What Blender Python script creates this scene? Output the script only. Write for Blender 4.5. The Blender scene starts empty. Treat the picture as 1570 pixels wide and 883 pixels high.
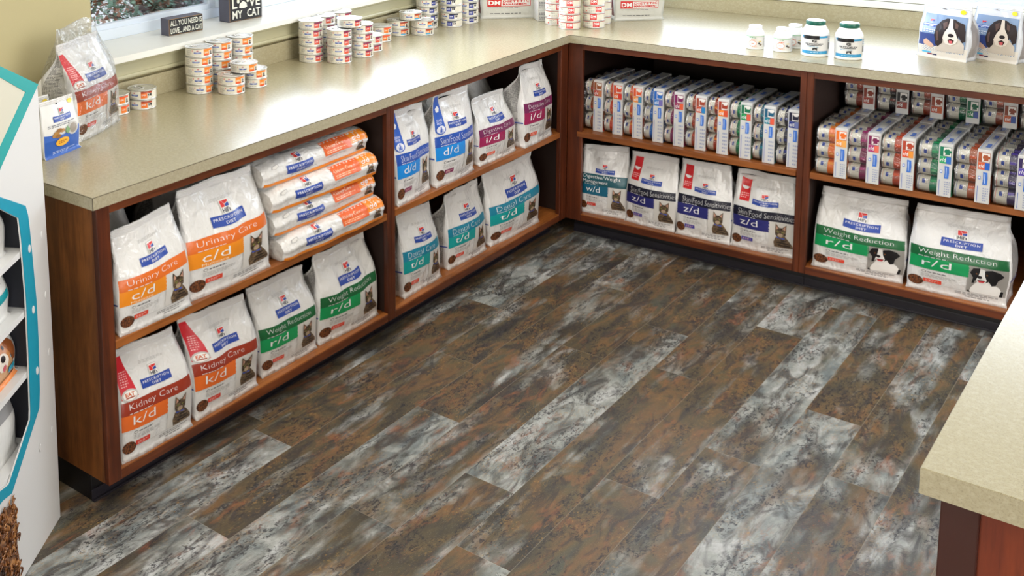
import bpy, bmesh, math, random
from mathutils import Vector, Matrix, noise
from mathutils.geometry import tessellate_polygon
PI = math.pi
sc = bpy.context.scene
COL = sc.collection
# ------------------------------------------------------------------ camera, world, lights
def setup():
    cam = bpy.data.cameras.new('camera'); co = bpy.data.objects.new('camera', cam); COL.objects.link(co)
    yaw, pit, rol, f = 2.3423041541686023, -0.14786832623916932, -0.03257988339427684, 1707.2251763943764
    px, py = 320.7037878287065, -19.7584378373291
    fw = Vector((math.cos(pit)*math.cos(yaw), math.cos(pit)*math.sin(yaw), math.sin(pit)))
    r = Vector((math.sin(yaw), -math.cos(yaw), 0)); u = r.cross(fw)
    r2 = math.cos(rol)*r + math.sin(rol)*u; u2 = -math.sin(rol)*r + math.cos(rol)*u
    m = Matrix((r2, u2, -fw)).transposed().to_4x4(); m.translation = Vector((2.178521, -4.463001, 1.872449))
    co.matrix_world = m
    cam.sensor_width = 36; cam.lens = f/1570*36
    cam.shift_x = (785-px)/1570; cam.shift_y = -(441.5-py)/1570
    cam.clip_start = .05
    sc.camera = co
    w = bpy.data.worlds.new('overcast_sky'); sc.world = w; w.use_nodes = True
    bg = w.node_tree.nodes['Background']; bg.inputs[0].default_value = (.86, .93, 1, 1); bg.inputs[1].default_value = 2.0
    v = sc.view_settings; v.view_transform = 'Standard'; v.look = 'None'; v.gamma = 1; v.use_curve_mapping = False; v.exposure = 0.0
    sc.cycles.max_bounces = 7; sc.cycles.diffuse_bounces = 4; sc.cycles.glossy_bounces = 3; sc.cycles.transparent_max_bounces = 12
    sc.cycles.caustics_reflective = False; sc.cycles.caustics_refractive = False
    sc.cycles.sample_clamp_indirect = 4; sc.cycles.use_denoising = True
setup()
LIGHTS = [(.8, -1.15, 15), (.6, -3.2, 7), (4.2, -1.2, 3), (4.2, -4.2, 3), (.8, -5.4, 5)]   # ceiling fixtures x, y, watts
LIGHT_COL = (1.0, .945, .86)

# ------------------------------------------------------------------ helpers
def lin(c):
    c = c/255.0
    return c/12.92 if c <= .04045 else ((c+.055)/1.055)**2.4
def rgb(r, g, b): return (lin(r), lin(g), lin(b), 1)
def tag(o, label=None, cat=None, group=None, kind=None):
    if label: o['label'] = label
    if cat: o['category'] = cat
    if group: o['group'] = group
    if kind: o['kind'] = kind
    return o
def empty(name, loc=(0, 0, 0), rz=0, label=None, cat=None, group=None):
    o = bpy.data.objects.new(name, None); COL.objects.link(o); o.location = loc; o.rotation_euler = (0, 0, rz)
    o.empty_display_size = .05
    return tag(o, label, cat, group)
MATS = {}
def mat(name, col, rough=.5, spec=.5, metal=0, bump=None, coat=0, emit=None, sub=0):
    if name in MATS: return MATS[name]
    m = bpy.data.materials.new(name); m.use_nodes = True; nt = m.node_tree; b = nt.nodes['Principled BSDF']
    b.inputs['Base Color'].default_value = col; b.inputs['Roughness'].default_value = rough
    b.inputs['Specular IOR Level'].default_value = spec; b.inputs['Metallic'].default_value = metal
    if coat: b.inputs['Coat Weight'].default_value = coat; b.inputs['Coat Roughness'].default_value = .12
    if emit: b.inputs['Emission Color'].default_value = emit[0]; b.inputs['Emission Strength'].default_value = emit[1]
    # every material carries a little procedural variation
    tc = nt.nodes.new('ShaderNodeTexCoord'); n = nt.nodes.new('ShaderNodeTexNoise'); n.inputs['Scale'].default_value = (bump[0] if bump else 60)
    n.inputs['Detail'].default_value = 3
    nt.links.new(tc.outputs['Object'], n.inputs['Vector'])
    if bump:
        bp = nt.nodes.new('ShaderNodeBump'); bp.inputs['Strength'].default_value = bump[1]; bp.inputs['Distance'].default_value = bump[2] if len(bump) > 2 else .01
        nt.links.new(n.outputs['Fac'], bp.inputs['Height']); nt.links.new(bp.outputs['Normal'], b.inputs['Normal'])
    else:
        mr = nt.nodes.new('ShaderNodeMapRange'); mr.inputs[3].default_value = max(0, rough-.04); mr.inputs[4].default_value = min(1, rough+.04)
        nt.links.new(n.outputs['Fac'], mr.inputs[0]); nt.links.new(mr.outputs[0], b.inputs['Roughness'])
    MATS[name] = m; return m
class G:
    """small node-graph helper"""
    def __init__(s, name):
        s.m = bpy.data.materials.new(name); s.m.use_nodes = True; s.nt = s.m.node_tree; s.b = s.nt.nodes['Principled BSDF']; MATS[name] = s.m
    def n(s, t, ins=None, **kw):
        nd = s.nt.nodes.new('ShaderNode'+t)
        for k, v in kw.items(): setattr(nd, k, v)
        for k, v in (ins or {}).items():
            i = nd.inputs[k]
            if hasattr(v, 'links') or isinstance(v, bpy.types.NodeSocket): s.nt.links.new(v, i)
            else: i.default_value = v
        return nd
    def ramp(s, fac, pts, interp='LINEAR'):
        nd = s.n('ValToRGB', {0: fac}); cr = nd.color_ramp; cr.interpolation = interp
        while len(cr.elements) < len(pts): cr.elements.new(.5)
        for e, (p, c) in zip(cr.elements, pts): e.position = p; e.color = c if len(c) == 4 else (*c, 1)
        return nd.outputs[0]
    def mix(s, fac, a, b, mode='MIX'):
        nd = s.n('Mix', {0: fac}, data_type='RGBA', blend_type=mode)
        for sock, v in ((nd.inputs[6], a), (nd.inputs[7], b)):
            if isinstance(v, bpy.types.NodeSocket): s.nt.links.new(v, sock)
            else: sock.default_value = v
        return nd.outputs[2]
    def math(s, op, a, b=0.0, c=0.0, clamp=False):
        nd = s.n('Math', {0: a, 1: b, 2: c}, operation=op); nd.use_clamp = clamp; return nd.outputs[0]
    def noise(s, vec, scale, detail=4, rough=.5, dist=0):
        return s.n('TexNoise', {'Vector': vec, 'Scale': scale, 'Detail': detail, 'Roughness': rough, 'Distortion': dist}).outputs['Fac']
    def mapping(s, vec, sc_=(1, 1, 1), rot=(0, 0, 0)):
        return s.n('Mapping', {'Vector': vec, 'Scale': sc_, 'Rotation': rot}).outputs[0]
    def bump(s, h, st, d=.01): s.nt.links.new(s.n('Bump', {'Height': h, 'Strength': st, 'Distance': d}).outputs[0], s.b.inputs['Normal'])
    def set(s, **kw):
        for k, v in kw.items():
            i = s.b.inputs[k.replace('_', ' ')]
            if isinstance(v, bpy.types.NodeSocket): s.nt.links.new(v, i)
            else: i.default_value = v
class MB:
    def __init__(s): s.v = []; s.f = []; s.mi = []; s.mats = []; s.sm = []
    def m(s, mt):
        if mt not in s.mats: s.mats.append(mt)
        return s.mats.index(mt)
    def add(s, vs, fs, mt, smooth=False):
        o = len(s.v); s.v += [tuple(p) for p in vs]; k = s.m(mt)
        for f in fs: s.f.append(tuple(i+o for i in f)); s.mi.append(k); s.sm.append(smooth)
    def box(s, a, b, mt, bev=0.0):
        bm = bmesh.new()
        lo = [min(a[i], b[i]) for i in range(3)]; hi = [max(a[i], b[i]) for i in range(3)]
        vs = [bm.verts.new((hi[0] if i & 1 else lo[0], hi[1] if i & 2 else lo[1], hi[2] if i & 4 else lo[2])) for i in range(8)]
        for q in ((0, 2, 3, 1), (4, 5, 7, 6), (0, 1, 5, 4), (2, 6, 7, 3), (0, 4, 6, 2), (1, 3, 7, 5)): bm.faces.new([vs[i] for i in q])
        if bev: bmesh.ops.bevel(bm, geom=bm.edges[:], offset=bev, segments=2, affect='EDGES', profile=.5)
        bm.verts.index_update()
        s.add([v.co[:] for v in bm.verts], [[v.index for v in f.verts] for f in bm.faces], mt); bm.free(); return s
    def prism(s, pts, z0, z1, mt, fn=None):
        """polygon (x,y) extruded along z; fn maps (x,y,z)->3D"""
        n = len(pts); fn = fn or (lambda x, y, z: (x, y, z))
        vs = [fn(x, y, z0) for x, y in pts]+[fn(x, y, z1) for x, y in pts]
        fs = [(i, (i+1) % n, n+(i+1) % n, n+i) for i in range(n)]
        tr = tessellate_polygon([[Vector((x, y, 0)) for x, y in pts]])
        fs += [tuple(reversed(t)) for t in tr]+[tuple(i+n for i in t) for t in tr]
        s.add(vs, fs, mt); return s
    def lathe(s, prof, mt, n=32, smooth=True, axis='Z', off=(0, 0, 0)):
        vs = []; fs = []
        for r, z in prof:
            for k in range(n):
                a = 2*PI*k/n; p = (r*math.cos(a), r*math.sin(a), z)
                if axis == 'X': p = (p[2], p[0], p[1])
                vs.append((p[0]+off[0], p[1]+off[1], p[2]+off[2]))
        for j in range(len(prof)-1):
            for k in range(n): fs.append((j*n+k, j*n+(k+1) % n, (j+1)*n+(k+1) % n, (j+1)*n+k))
        fs.append(tuple(reversed(range(n)))); fs.append(tuple((len(prof)-1)*n+k for k in range(n)))
        s.add(vs, fs, mt, smooth); return s
    def tube(s, pts, rad, mt, n=8):
        pts = [Vector(p) for p in pts]; vs = []; fs = []
        for i, p in enumerate(pts):
            t = (pts[min(i+1, len(pts)-1)]-pts[max(i-1, 0)]).normalized()
            a = t.orthogonal().normalized(); b = t.cross(a); r = rad[i] if isinstance(rad, (list, tuple)) else rad
            for k in range(n): vs.append(p+(a*math.cos(2*PI*k/n)+b*math.sin(2*PI*k/n))*r)
        for i in range(len(pts)-1):
            for k in range(n): fs.append((i*n+k, i*n+(k+1) % n, (i+1)*n+(k+1) % n, (i+1)*n+k))
        fs.append(tuple(reversed(range(n)))); fs.append(tuple((len(pts)-1)*n+k for k in range(n)))
        s.add(vs, fs, mt, True); return s
    def build(s, name, parent=None):
        me = bpy.data.meshes.new(name); me.from_pydata(s.v, [], s.f)
        for mt in s.mats: me.materials.append(mt)
        me.polygons.foreach_set('material_index', s.mi); me.polygons.foreach_set('use_smooth', s.sm)
        me.update(); o = bpy.data.objects.new(name, me); COL.objects.link(o)
        if parent: o.parent = parent
        return o
def struct(o): o['kind'] = 'structure'; return o
def copy_tree(root, loc, rz, label=None, group=None):
    r = root.copy(); COL.objects.link(r); r.location = loc; r.rotation_euler = (0, 0, rz)
    if label: r['label'] = label
    if group: r['group'] = group
    for ch in list(root.children):
        c = ch.copy(); COL.objects.link(c); c.parent = r
        for g in list(ch.children):
            d = g.copy(); COL.objects.link(d); d.parent = c
    return r
def sm(a, b, x):
    t = max(0, min(1, (x-a)/(b-a))); return t*t*(3-2*t)
def lerp(a, b, t): return a+(b-a)*t

# ------------------------------------------------------------------ printed artwork (flat print laid on curved packaging)
_TX = {}
def text_geo(body, bold=0.0, spacing=1.0):
    key = (body, bold, spacing)
    if key in _TX: return _TX[key]
    cu = bpy.data.curves.new('t', 'FONT'); cu.body = body; cu.size = 1; cu.offset = bold; cu.resolution_u = 2; cu.space_character = spacing
    ob = bpy.data.objects.new('t', cu); COL.objects.link(ob); bpy.context.view_layer.update()
    dg = bpy.context.evaluated_depsgraph_get(); me = bpy.data.meshes.new_from_object(ob.evaluated_get(dg))
    vs = [(v.co.x, v.co.y) for v in me.vertices]; me.calc_loop_triangles(); ts = [tuple(t.vertices) for t in me.loop_triangles]
    bpy.data.objects.remove(ob); bpy.data.curves.remove(cu); bpy.data.meshes.remove(me)
    x0 = min(v[0] for v in vs); x1 = max(v[0] for v in vs); y0 = min(v[1] for v in vs); y1 = max(v[1] for v in vs)
    _TX[key] = ([((x-x0)/(x1-x0), (y-y0)/(y1-y0)) for x, y in vs], ts); return _TX[key]
def ink(c, rough=.3):
    return mat('print_%02x%02x%02x' % tuple(int(v) for v in c), rgb(*c), rough, .5, bump=(26, .18, .012))
class Art:
    def __init__(s): s.items = []
    def poly(s, pts, c, L=1):
        tr = tessellate_polygon([[Vector((x, y, 0)) for x, y in pts]]); s.items.append((list(pts), [tuple(t) for t in tr], c, L)); return s
    def rect(s, x0, y0, x1, y1, c, L=1): return s.poly([(x0, y0), (x1, y0), (x1, y1), (x0, y1)], c, L)
    def ell(s, cx, cy, rx, ry, c, L=1, n=18, a0=0, a1=2*PI):
        return s.poly([(cx+rx*math.cos(a0+(a1-a0)*k/n), cy+ry*math.sin(a0+(a1-a0)*k/n)) for k in range(n)], c, L)
    def text(s, body, x0, y0, x1, y1, c, L=2, bold=0.0, spacing=1.0):
        vs, ts = text_geo(body, bold, spacing); s.items.append(([(lerp(x0, x1, x), lerp(y0, y1, y)) for x, y in vs], ts, c, L)); return s
    def micro(s, x0, y0, x1, y1, rows, c=(150, 150, 155), L=1, seed=1):
        rd = random.Random(seed); rh = (y1-y0)/rows
        for r in range(rows):
            x = x0; yy = y1-(r+1)*rh; end = x1 if r < rows-1 else lerp(x0, x1, .75)
            while x < end:
                w = rd.uniform(.04, .13)*(x1-x0)+.003; s.rect(x, yy+rh*.28, min(x+w, end), yy+rh*.72, c, L); x += w+.0022+.012*(x1-x0)
        return s
    def move(s, fn):
        a = Art(); a.items = [([fn(x, y) for x, y in vs], ts, c, L) for vs, ts, c, L in s.items]; return a
    def apply(s, mb, S, off=.0006, ml=.0095, base=.0010):
        for vs, ts, c, L in s.items:
            V = [tuple(v) for v in vs]; T = list(ts); done = []; mid = {}
            while T:
                t = T.pop()
                e = [((V[t[i]][0]-V[t[(i+1) % 3]][0])**2+(V[t[i]][1]-V[t[(i+1) % 3]][1])**2, i) for i in range(3)]
                l2, i = max(e)
                if l2 > ml*ml:
                    a, b, cc = t[i], t[(i+1) % 3], t[(i+2) % 3]; k = (min(a, b), max(a, b))
                    if k not in mid: mid[k] = len(V); V.append(((V[a][0]+V[b][0])/2, (V[a][1]+V[b][1])/2))
                    T += [(a, mid[k], cc), (mid[k], b, cc)]
                else: done.append(t)
            mt = c if isinstance(c, bpy.types.Material) else ink(c)
            mb.add([S(x, y, base+off*L) for x, y in V], done, mt, True)
NAVY = (42, 72, 158); RED = (214, 48, 48); WHT = (238, 238, 238); GRY = (168, 166, 164)
def hills_logo(a, cx, cy, w, big=True):
    """Hill's square above the blue Prescription Diet ribbon; w = ribbon width, cy = ribbon centre"""
    h = w*.23
    a.poly([(cx-w/2, cy-h*.42), (cx-w*.2, cy-h*.5), (cx+w*.2, cy-h*.5), (cx+w/2, cy-h*.42), (cx+w/2, cy+h*.5), (cx+w*.2, cy+h*.42), (cx-w*.2, cy+h*.42), (cx-w/2, cy+h*.5)], NAVY, 1)
    if big:
        a.text('PRESCRIPTION', cx-w*.44, cy+h*.02, cx+w*.44, cy+h*.27, WHT, 2, .0, 1.2)
        a.text('DIET', cx-w*.14, cy-h*.36, cx+w*.14, cy-h*.12, WHT, 2, .008, 1.15)
    else:
        a.rect(cx-w*.42, cy+h*.02, cx+w*.42, cy+h*.26, (190, 200, 230), 2); a.rect(cx-w*.14, cy-h*.34, cx+w*.14, cy-h*.14, (190, 200, 230), 2)
    q = w*.115; y = cy+h*.62+q*.75
    if big: a.rect(cx-q*1.25, cy+h*.5, cx+q*1.25, y+q*1.35, GRY, 1); a.rect(cx-q*1.2, cy+h*.5, cx+q*1.2, y+q*1.3, (236, 234, 230), 2)
    a.poly([(cx-q, y), (cx-q*.1, y), (cx-q*.1, y+q*.45), (cx-q*.55, y+q*1.05), (cx-q, y+q*1.05)], RED, 3)
    a.poly([(cx-q*.45, y+q*1.05), (cx, y+q*.45), (cx+q, y+q*.75), (cx+q, y+q*1.05)], RED, 3)
    a.poly([(cx, y), (cx+q, y), (cx+q, y+q*.65), (cx, y+q*.36)], NAVY, 3)
    if big: a.text("Hill's", cx-q, cy+h*.56, cx+q, y-q*.1, (40, 40, 60), 3, .03)
def m_fur(name, c1, c2, c3, s=60, st=(1, 1, 3)):
    if name in MATS: return MATS[name]
    g = G(name); tc = g.n('TexCoord').outputs['Object']; mp = g.mapping(tc, st)
    w = g.noise(mp, s, 4, .7, 1.2)
    g.set(Base_Color=g.ramp(w, [(.36, c1), (.5, c2), (.64, c3)]), Roughness=.3)
    return g.m
def cat(a, x0, y0, w, h):
    tab = m_fur('print_tabby', rgb(34, 27, 22), rgb(96, 76, 56), rgb(142, 120, 92), 60, (1, 1, 2.4)); dk = (40, 30, 24)
    P = lambda pts: [(x0+x*w, y0+y*h) for x, y in pts]
    a.poly(P([(.12, 0), (.06, .2), (.16, .42), (.3, .5), (.6, .5), (.8, .32), (1, .1), (1.02, 0)]), tab, 1)
    for i, y in enumerate((.08, .18, .28)): a.poly(P([(.3+.06*i, y), (.9-.1*i, y-.02), (.9-.1*i, y+.025), (.32+.06*i, y+.05)]), dk, 2)
    a.poly(P([(.2, .40), (.6, .36), (.62, .40), (.22, .45)]), (60, 90, 190), 2)
    a.ell(x0+.40*w, y0+.62*h, .27*w, .215*h, tab, 3)
    a.poly(P([(.13, .66), (.15, 1.0), (.36, .80)]), tab, 3); a.poly(P([(.44, .80), (.68, .98), (.67, .66)]), tab, 3)
    a.poly(P([(.18, .74), (.19, .92), (.3, .8)]), (196, 150, 130), 4); a.poly(P([(.5, .8), (.64, .91), (.63, .74)]), (196, 150, 130), 4)
    a.ell(x0+.39*w, y0+.525*h, .13*w, .08*h, (176, 156, 130), 4)
    for ex in (.28, .50):
        a.ell(x0+ex*w, y0+.655*h, .062*w, .045*h, dk, 4, 10); a.ell(x0+ex*w, y0+.655*h, .045*w, .032*h, (170, 168, 90), 5, 10); a.ell(x0+ex*w, y0+.655*h, .015*w, .03*h, (10, 10, 10), 6, 8)
    a.poly(P([(.35, .585), (.43, .585), (.39, .545)]), (190, 110, 100), 5)
    for sx in (.3, .37, .44): a.poly(P([(sx, .74), (sx+.025, .74), (sx+.03, .82), (sx-.005, .82)]), dk, 4)
    for sy in (.52, .58): a.poly(P([(.14, sy), (.26, sy+.01), (.26, sy+.03), (.14, sy+.035)]), dk, 4); a.poly(P([(.52, sy+.01), (.66, sy), (.66, sy+.035), (.52, sy+.03)]), dk, 4)
def collie(a, x0, y0, w, h):
    bk = (20, 19, 22); wh = (232, 230, 226)
    P = lambda pts: [(x0+x*w, y0+y*h) for x, y in pts]
    a.poly(P([(.06, 0), (.1, .2), (.22, .42), (.3, .5), (.62, .52), (.86, .34), (.98, .16), (.99, 0)]), (240, 238, 234), 1)
    a.poly(P([(.9, 0), (.99, 0), (1.0, .2), (.93, .22)]), bk, 2); a.poly(P([(0, 0), (.1, 0), (.04, .09)]), bk, 2)
    a.ell(x0+.36*w, y0+.68*h, .24*w, .25*h, bk, 2)
    a.poly(P([(.02, .78), (.1, .96), (.28, 1.0), (.32, .8), (.2, .66), (.17, .4), (.1, .38), (.12, .6)]), bk, 3)
    a.poly(P([(.44, .94), (.62, .99), (.84, .93), (.95, .8), (.8, .62), (.76, .42), (.66, .38), (.58, .5), (.5, .66)]), bk, 3)
    a.poly(P([(.3, .98), (.42, .96), (.44, .72), (.5, .56), (.46, .42), (.28, .42), (.2, .52), (.26, .7)]), wh, 4)
    a.ell(x0+.3*w, y0+.66*h, .065*w, .06*h, (30, 28, 30), 5, 12)
    a.ell(x0+.2*w, y0+.78*h, .03*w, .03*h, (110, 70, 40), 5, 8); a.ell(x0+.49*w, y0+.78*h, .03*w, .03*h, (110, 70, 40), 5, 8)
    a.poly(P([(.25, .53), (.46, .53), (.42, .455), (.3, .455)]), (196, 60, 66), 5); a.poly(P([(.24, .55), (.48, .555), (.46, .53), (.26, .52)]), (60, 20, 24), 6)
KIB = None
def kibble():
    if 'print_kibble' in MATS: return MATS['print_kibble']
    g = G('print_kibble'); tc = g.n('TexCoord').outputs['Object']
    v = g.n('TexVoronoi', {'Vector': tc, 'Scale': 190.0}).outputs['Distance']
    g.set(Base_Color=g.ramp(v, [(.1, rgb(150, 92, 48)), (.5, rgb(96, 52, 26)), (.8, rgb(40, 20, 12))]), Roughness=.5); return g.m
DIET = {   # band, box, strip, band text, code
    'c/d': ((220, 108, 38), (236, 142, 34), (214, 70, 46), 'Urinary Care', 'c/d'),
    'k/d': ((152, 54, 34), (228, 108, 40), (214, 60, 44), 'Kidney Care', 'k/d'),
    'r/d': ((24, 96, 54), (20, 152, 88), (226, 74, 52), 'Weight Reduction', 'r/d'),
    't/d': ((22, 128, 158), (16, 158, 158), (226, 84, 62), 'Dental Care', 't/d'),
    'd/d': ((38, 80, 170), (26, 138, 222), (130, 40, 90), 'Skin/Food Sensitivities', 'd/d'),
    'i/d': ((116, 34, 84), (158, 26, 84), (230, 90, 56), 'Digestive Care', 'i/d'),
    'w/d': ((18, 84, 96), (24, 100, 128), (216, 60, 44), 'Digestive/Weight', 'w/d'),
    'z/d': ((14, 16, 38), (44, 46, 116), (70, 66, 160), 'Skin/Food Sensitivities', 'z/d')}
def bag_art(W, H, code, pet='cat', ribbon=None, seed=1):
    a = Art(); band, box, strip, txt, cd = DIET[code]
    yb0, yb1, yt1 = .285*H, .43*H, .545*H
    a.rect(.0, yb1, W, yt1, band, 1); a.rect(.0, yb0, .62*W, yb1, box, 1)
    if code == 'w/d':
        a.rect(0, yb1, W, yt1+.04*H, band, 1); a.text('Digestive/Weight', .06*W, .51*H, .86*W, .575*H, WHT, 2); a.text('Management', .06*W, .445*H, .6*W, .505*H, WHT, 2)
    else:
        n = len(txt); wd = {11: .66, 12: .72, 14: .72, 16: .78, 23: .9}.get(n, .7)
        a.text(txt, .1*W, .458*H, (.1+wd)*W, .525*H, WHT, 2, -.020)
    a.micro(.1*W, .432*H, .5*W, .446*H, 1, (225, 225, 225), 2, seed)
    a.text(cd, .14*W, .328*H, .44*W, .412*H, WHT, 2, -.004)
    if code == 'c/d': a.text('Multicare', .13*W, .292*H, .42*W, .317*H, (250, 230, 200), 2)
    hills_logo(a, .52*W, .635*H, .42*W)
    a.micro(.36*W, .795*H, .7*W, .825*H, 3, (190, 188, 186), 1, seed)
    a.rect(.61*W, .112*H, W, yb1, (214, 211, 206), 1)
    pa = Art()
    if pet == 'cat': cat(pa, .67*W, .115*H, .31*W, .30*H)
    else: (pa.rect(.61*W, .112*H, W, yb1, (196, 192, 186), 0), collie(pa, .62*W, .112*H, .35*W, .31*H))
    a.items += [(v_, t_, c_, L_+1) for v_, t_, c_, L_ in pa.items]
    a.ell(.17*W, .25*H, .025*W, .014*H, (120, 118, 118), 1); a.ell(.17*W, .25*H, .018*W, .009*H, (225, 223, 220), 2)
    a.micro(.21*W, .238*H, .46*W, .262*H, 1, (90, 90, 94), 1, seed+1); a.micro(.14*W, .185*H, .5*W, .228*H, 3, (176, 174, 172), 1, seed+2)
    a.ell(.085*W, .12*H, .085*W, .058*H, kibble(), 2)
    a.rect(.17*W, .12*H, .36*W, .165*H, strip, 1); a.micro(.19*W, .13*H, .33*W, .155*H, 2, (240, 200, 190), 2, seed)
    a.rect(.0, .108*H, W, .111*H, (180, 178, 176), 1)
    a.micro(.5*W, .06*H, .93*W, .095*H, 2, (130, 128, 128), 1, seed+3); a.micro(.6*W, .035*H, .93*W, .055*H, 1, (130, 128, 128), 1, seed+4)
    if ribbon == 'red_eat':
        a.poly([(.02*W, .57*H), (.24*W, .57*H), (.2*W, .72*H), (.1*W, .93*H), (-.02*W, .93*H), (.02*W, .75*H)], (206, 34, 48), 1)
        a.micro(.05*W, .66*H, .15*W, .8*H, 7, (240, 180, 180), 2, seed)
        a.ell(.13*W, .595*H, .11*W, .05*H, (196, 190, 186), 2); a.ell(.13*W, .595*H, .09*W, .038*H, (240, 238, 234), 3); a.text('EAT', .07*W, .588*H, .19*W, .618*H, (206, 90, 30), 4, .03); a.rect(.07*W, .573*H, .19*W, .583*H, (160, 60, 30), 4)
    if ribbon == 'red_bowl':
        a.rect(.08*W, .62*H, .25*W, .93*H, (206, 34, 40), 1); a.ell(.165*W, .80*H, .065*W, .045*H, WHT, 2, 14, PI, 2*PI); a.micro(.1*W, .65*H, .23*W, .72*H, 3, (240, 190, 190), 2, seed)
    if ribbon == 'blue':
        a.poly([(.02*W, .60*H), (.24*W, .60*H), (.22*W, .76*H), (.16*W, .97*H), (.02*W, .97*H), (.0, .8*H)], (52, 96, 190), 1)
        a.ell(.13*W, .615*H, .11*W, .052*H, (52, 96, 190), 2); a.ell(.13*W, .615*H, .09*W, .04*H, (226, 228, 236), 3); a.rect(.115*W, .585*H, .145*W, .645*H, (52, 96, 190), 4); a.rect(.09*W, .585*H, .105*W, .62*H, (52, 96, 190), 4); a.rect(.155*W, .585*H, .17*W, .62*H, (52, 96, 190), 4)
        a.text('GRAIN', .04*W, .70*H, .18*W, .725*H, (225, 230, 245), 3); a.text('FREE', .05*W, .67*H, .17*W, .693*H, (225, 230, 245), 3)
        a.poly([(.07*W, .80*H), (.13*W, .80*H), (.15*W, .84*H), (.1*W, .87*H), (.05*W, .84*H)], WHT, 2)
    return a
def film_white():
    if 'bag_film' in MATS: return MATS['bag_film']
    g = G('bag_film'); tc = g.n('TexCoord').outputs['Object']
    n1 = g.noise(g.mapping(tc, (1, 1, .55)), 14, 2, .5, 1.0); n2 = g.noise(g.mapping(tc, (1, 1, .7), (0, .5, 0)), 42, 3, .6, .8)
    g.set(Base_Color=rgb(226, 225, 223), Roughness=.15, Specular_IOR_Level=.6)
    g.bump(g.math('ADD', n1, g.math('MULTIPLY', n2, .35)), .8, .014); return g.m
def side_print():
    if 'side_print' in MATS: return MATS['side_print']
    g = G('side_print'); tc = g.n('TexCoord').outputs['Object']
    w = g.n('TexWave', {'Vector': tc, 'Scale': 75.0, 'Distortion': 0.0}, bands_direction='Z').outputs['Fac']
    n = g.noise(g.mapping(tc, (1, 1, .1)), 300, 2, .7); n2 = g.noise(tc, 11, 2, .5)
    f = g.math('MULTIPLY', g.math('GREATER_THAN', w, .5), g.math('GREATER_THAN', n, .44))
    f = g.math('MULTIPLY', f, g.math('GREATER_THAN', n2, .36))
    g.set(Base_Color=g.mix(f, rgb(206, 204, 200), rgb(120, 118, 118)), Roughness=.32)
    g.bump(g.noise(tc, 26, 3, .6, .6), .4, .01); return g.m
def seal_mat():
    if 'seal_film' in MATS: return MATS['seal_film']
    g = G('seal_film'); tc = g.n('TexCoord').outputs['Object']
    w = g.n('TexWave', {'Vector': tc, 'Scale': 70.0}, bands_direction='Z').outputs['Fac']
    g.set(Base_Color=rgb(222, 221, 220), Roughness=.25); g.bump(g.math('ADD', w, g.noise(tc, 40, 3)), .3, .004); return g.m

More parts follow.
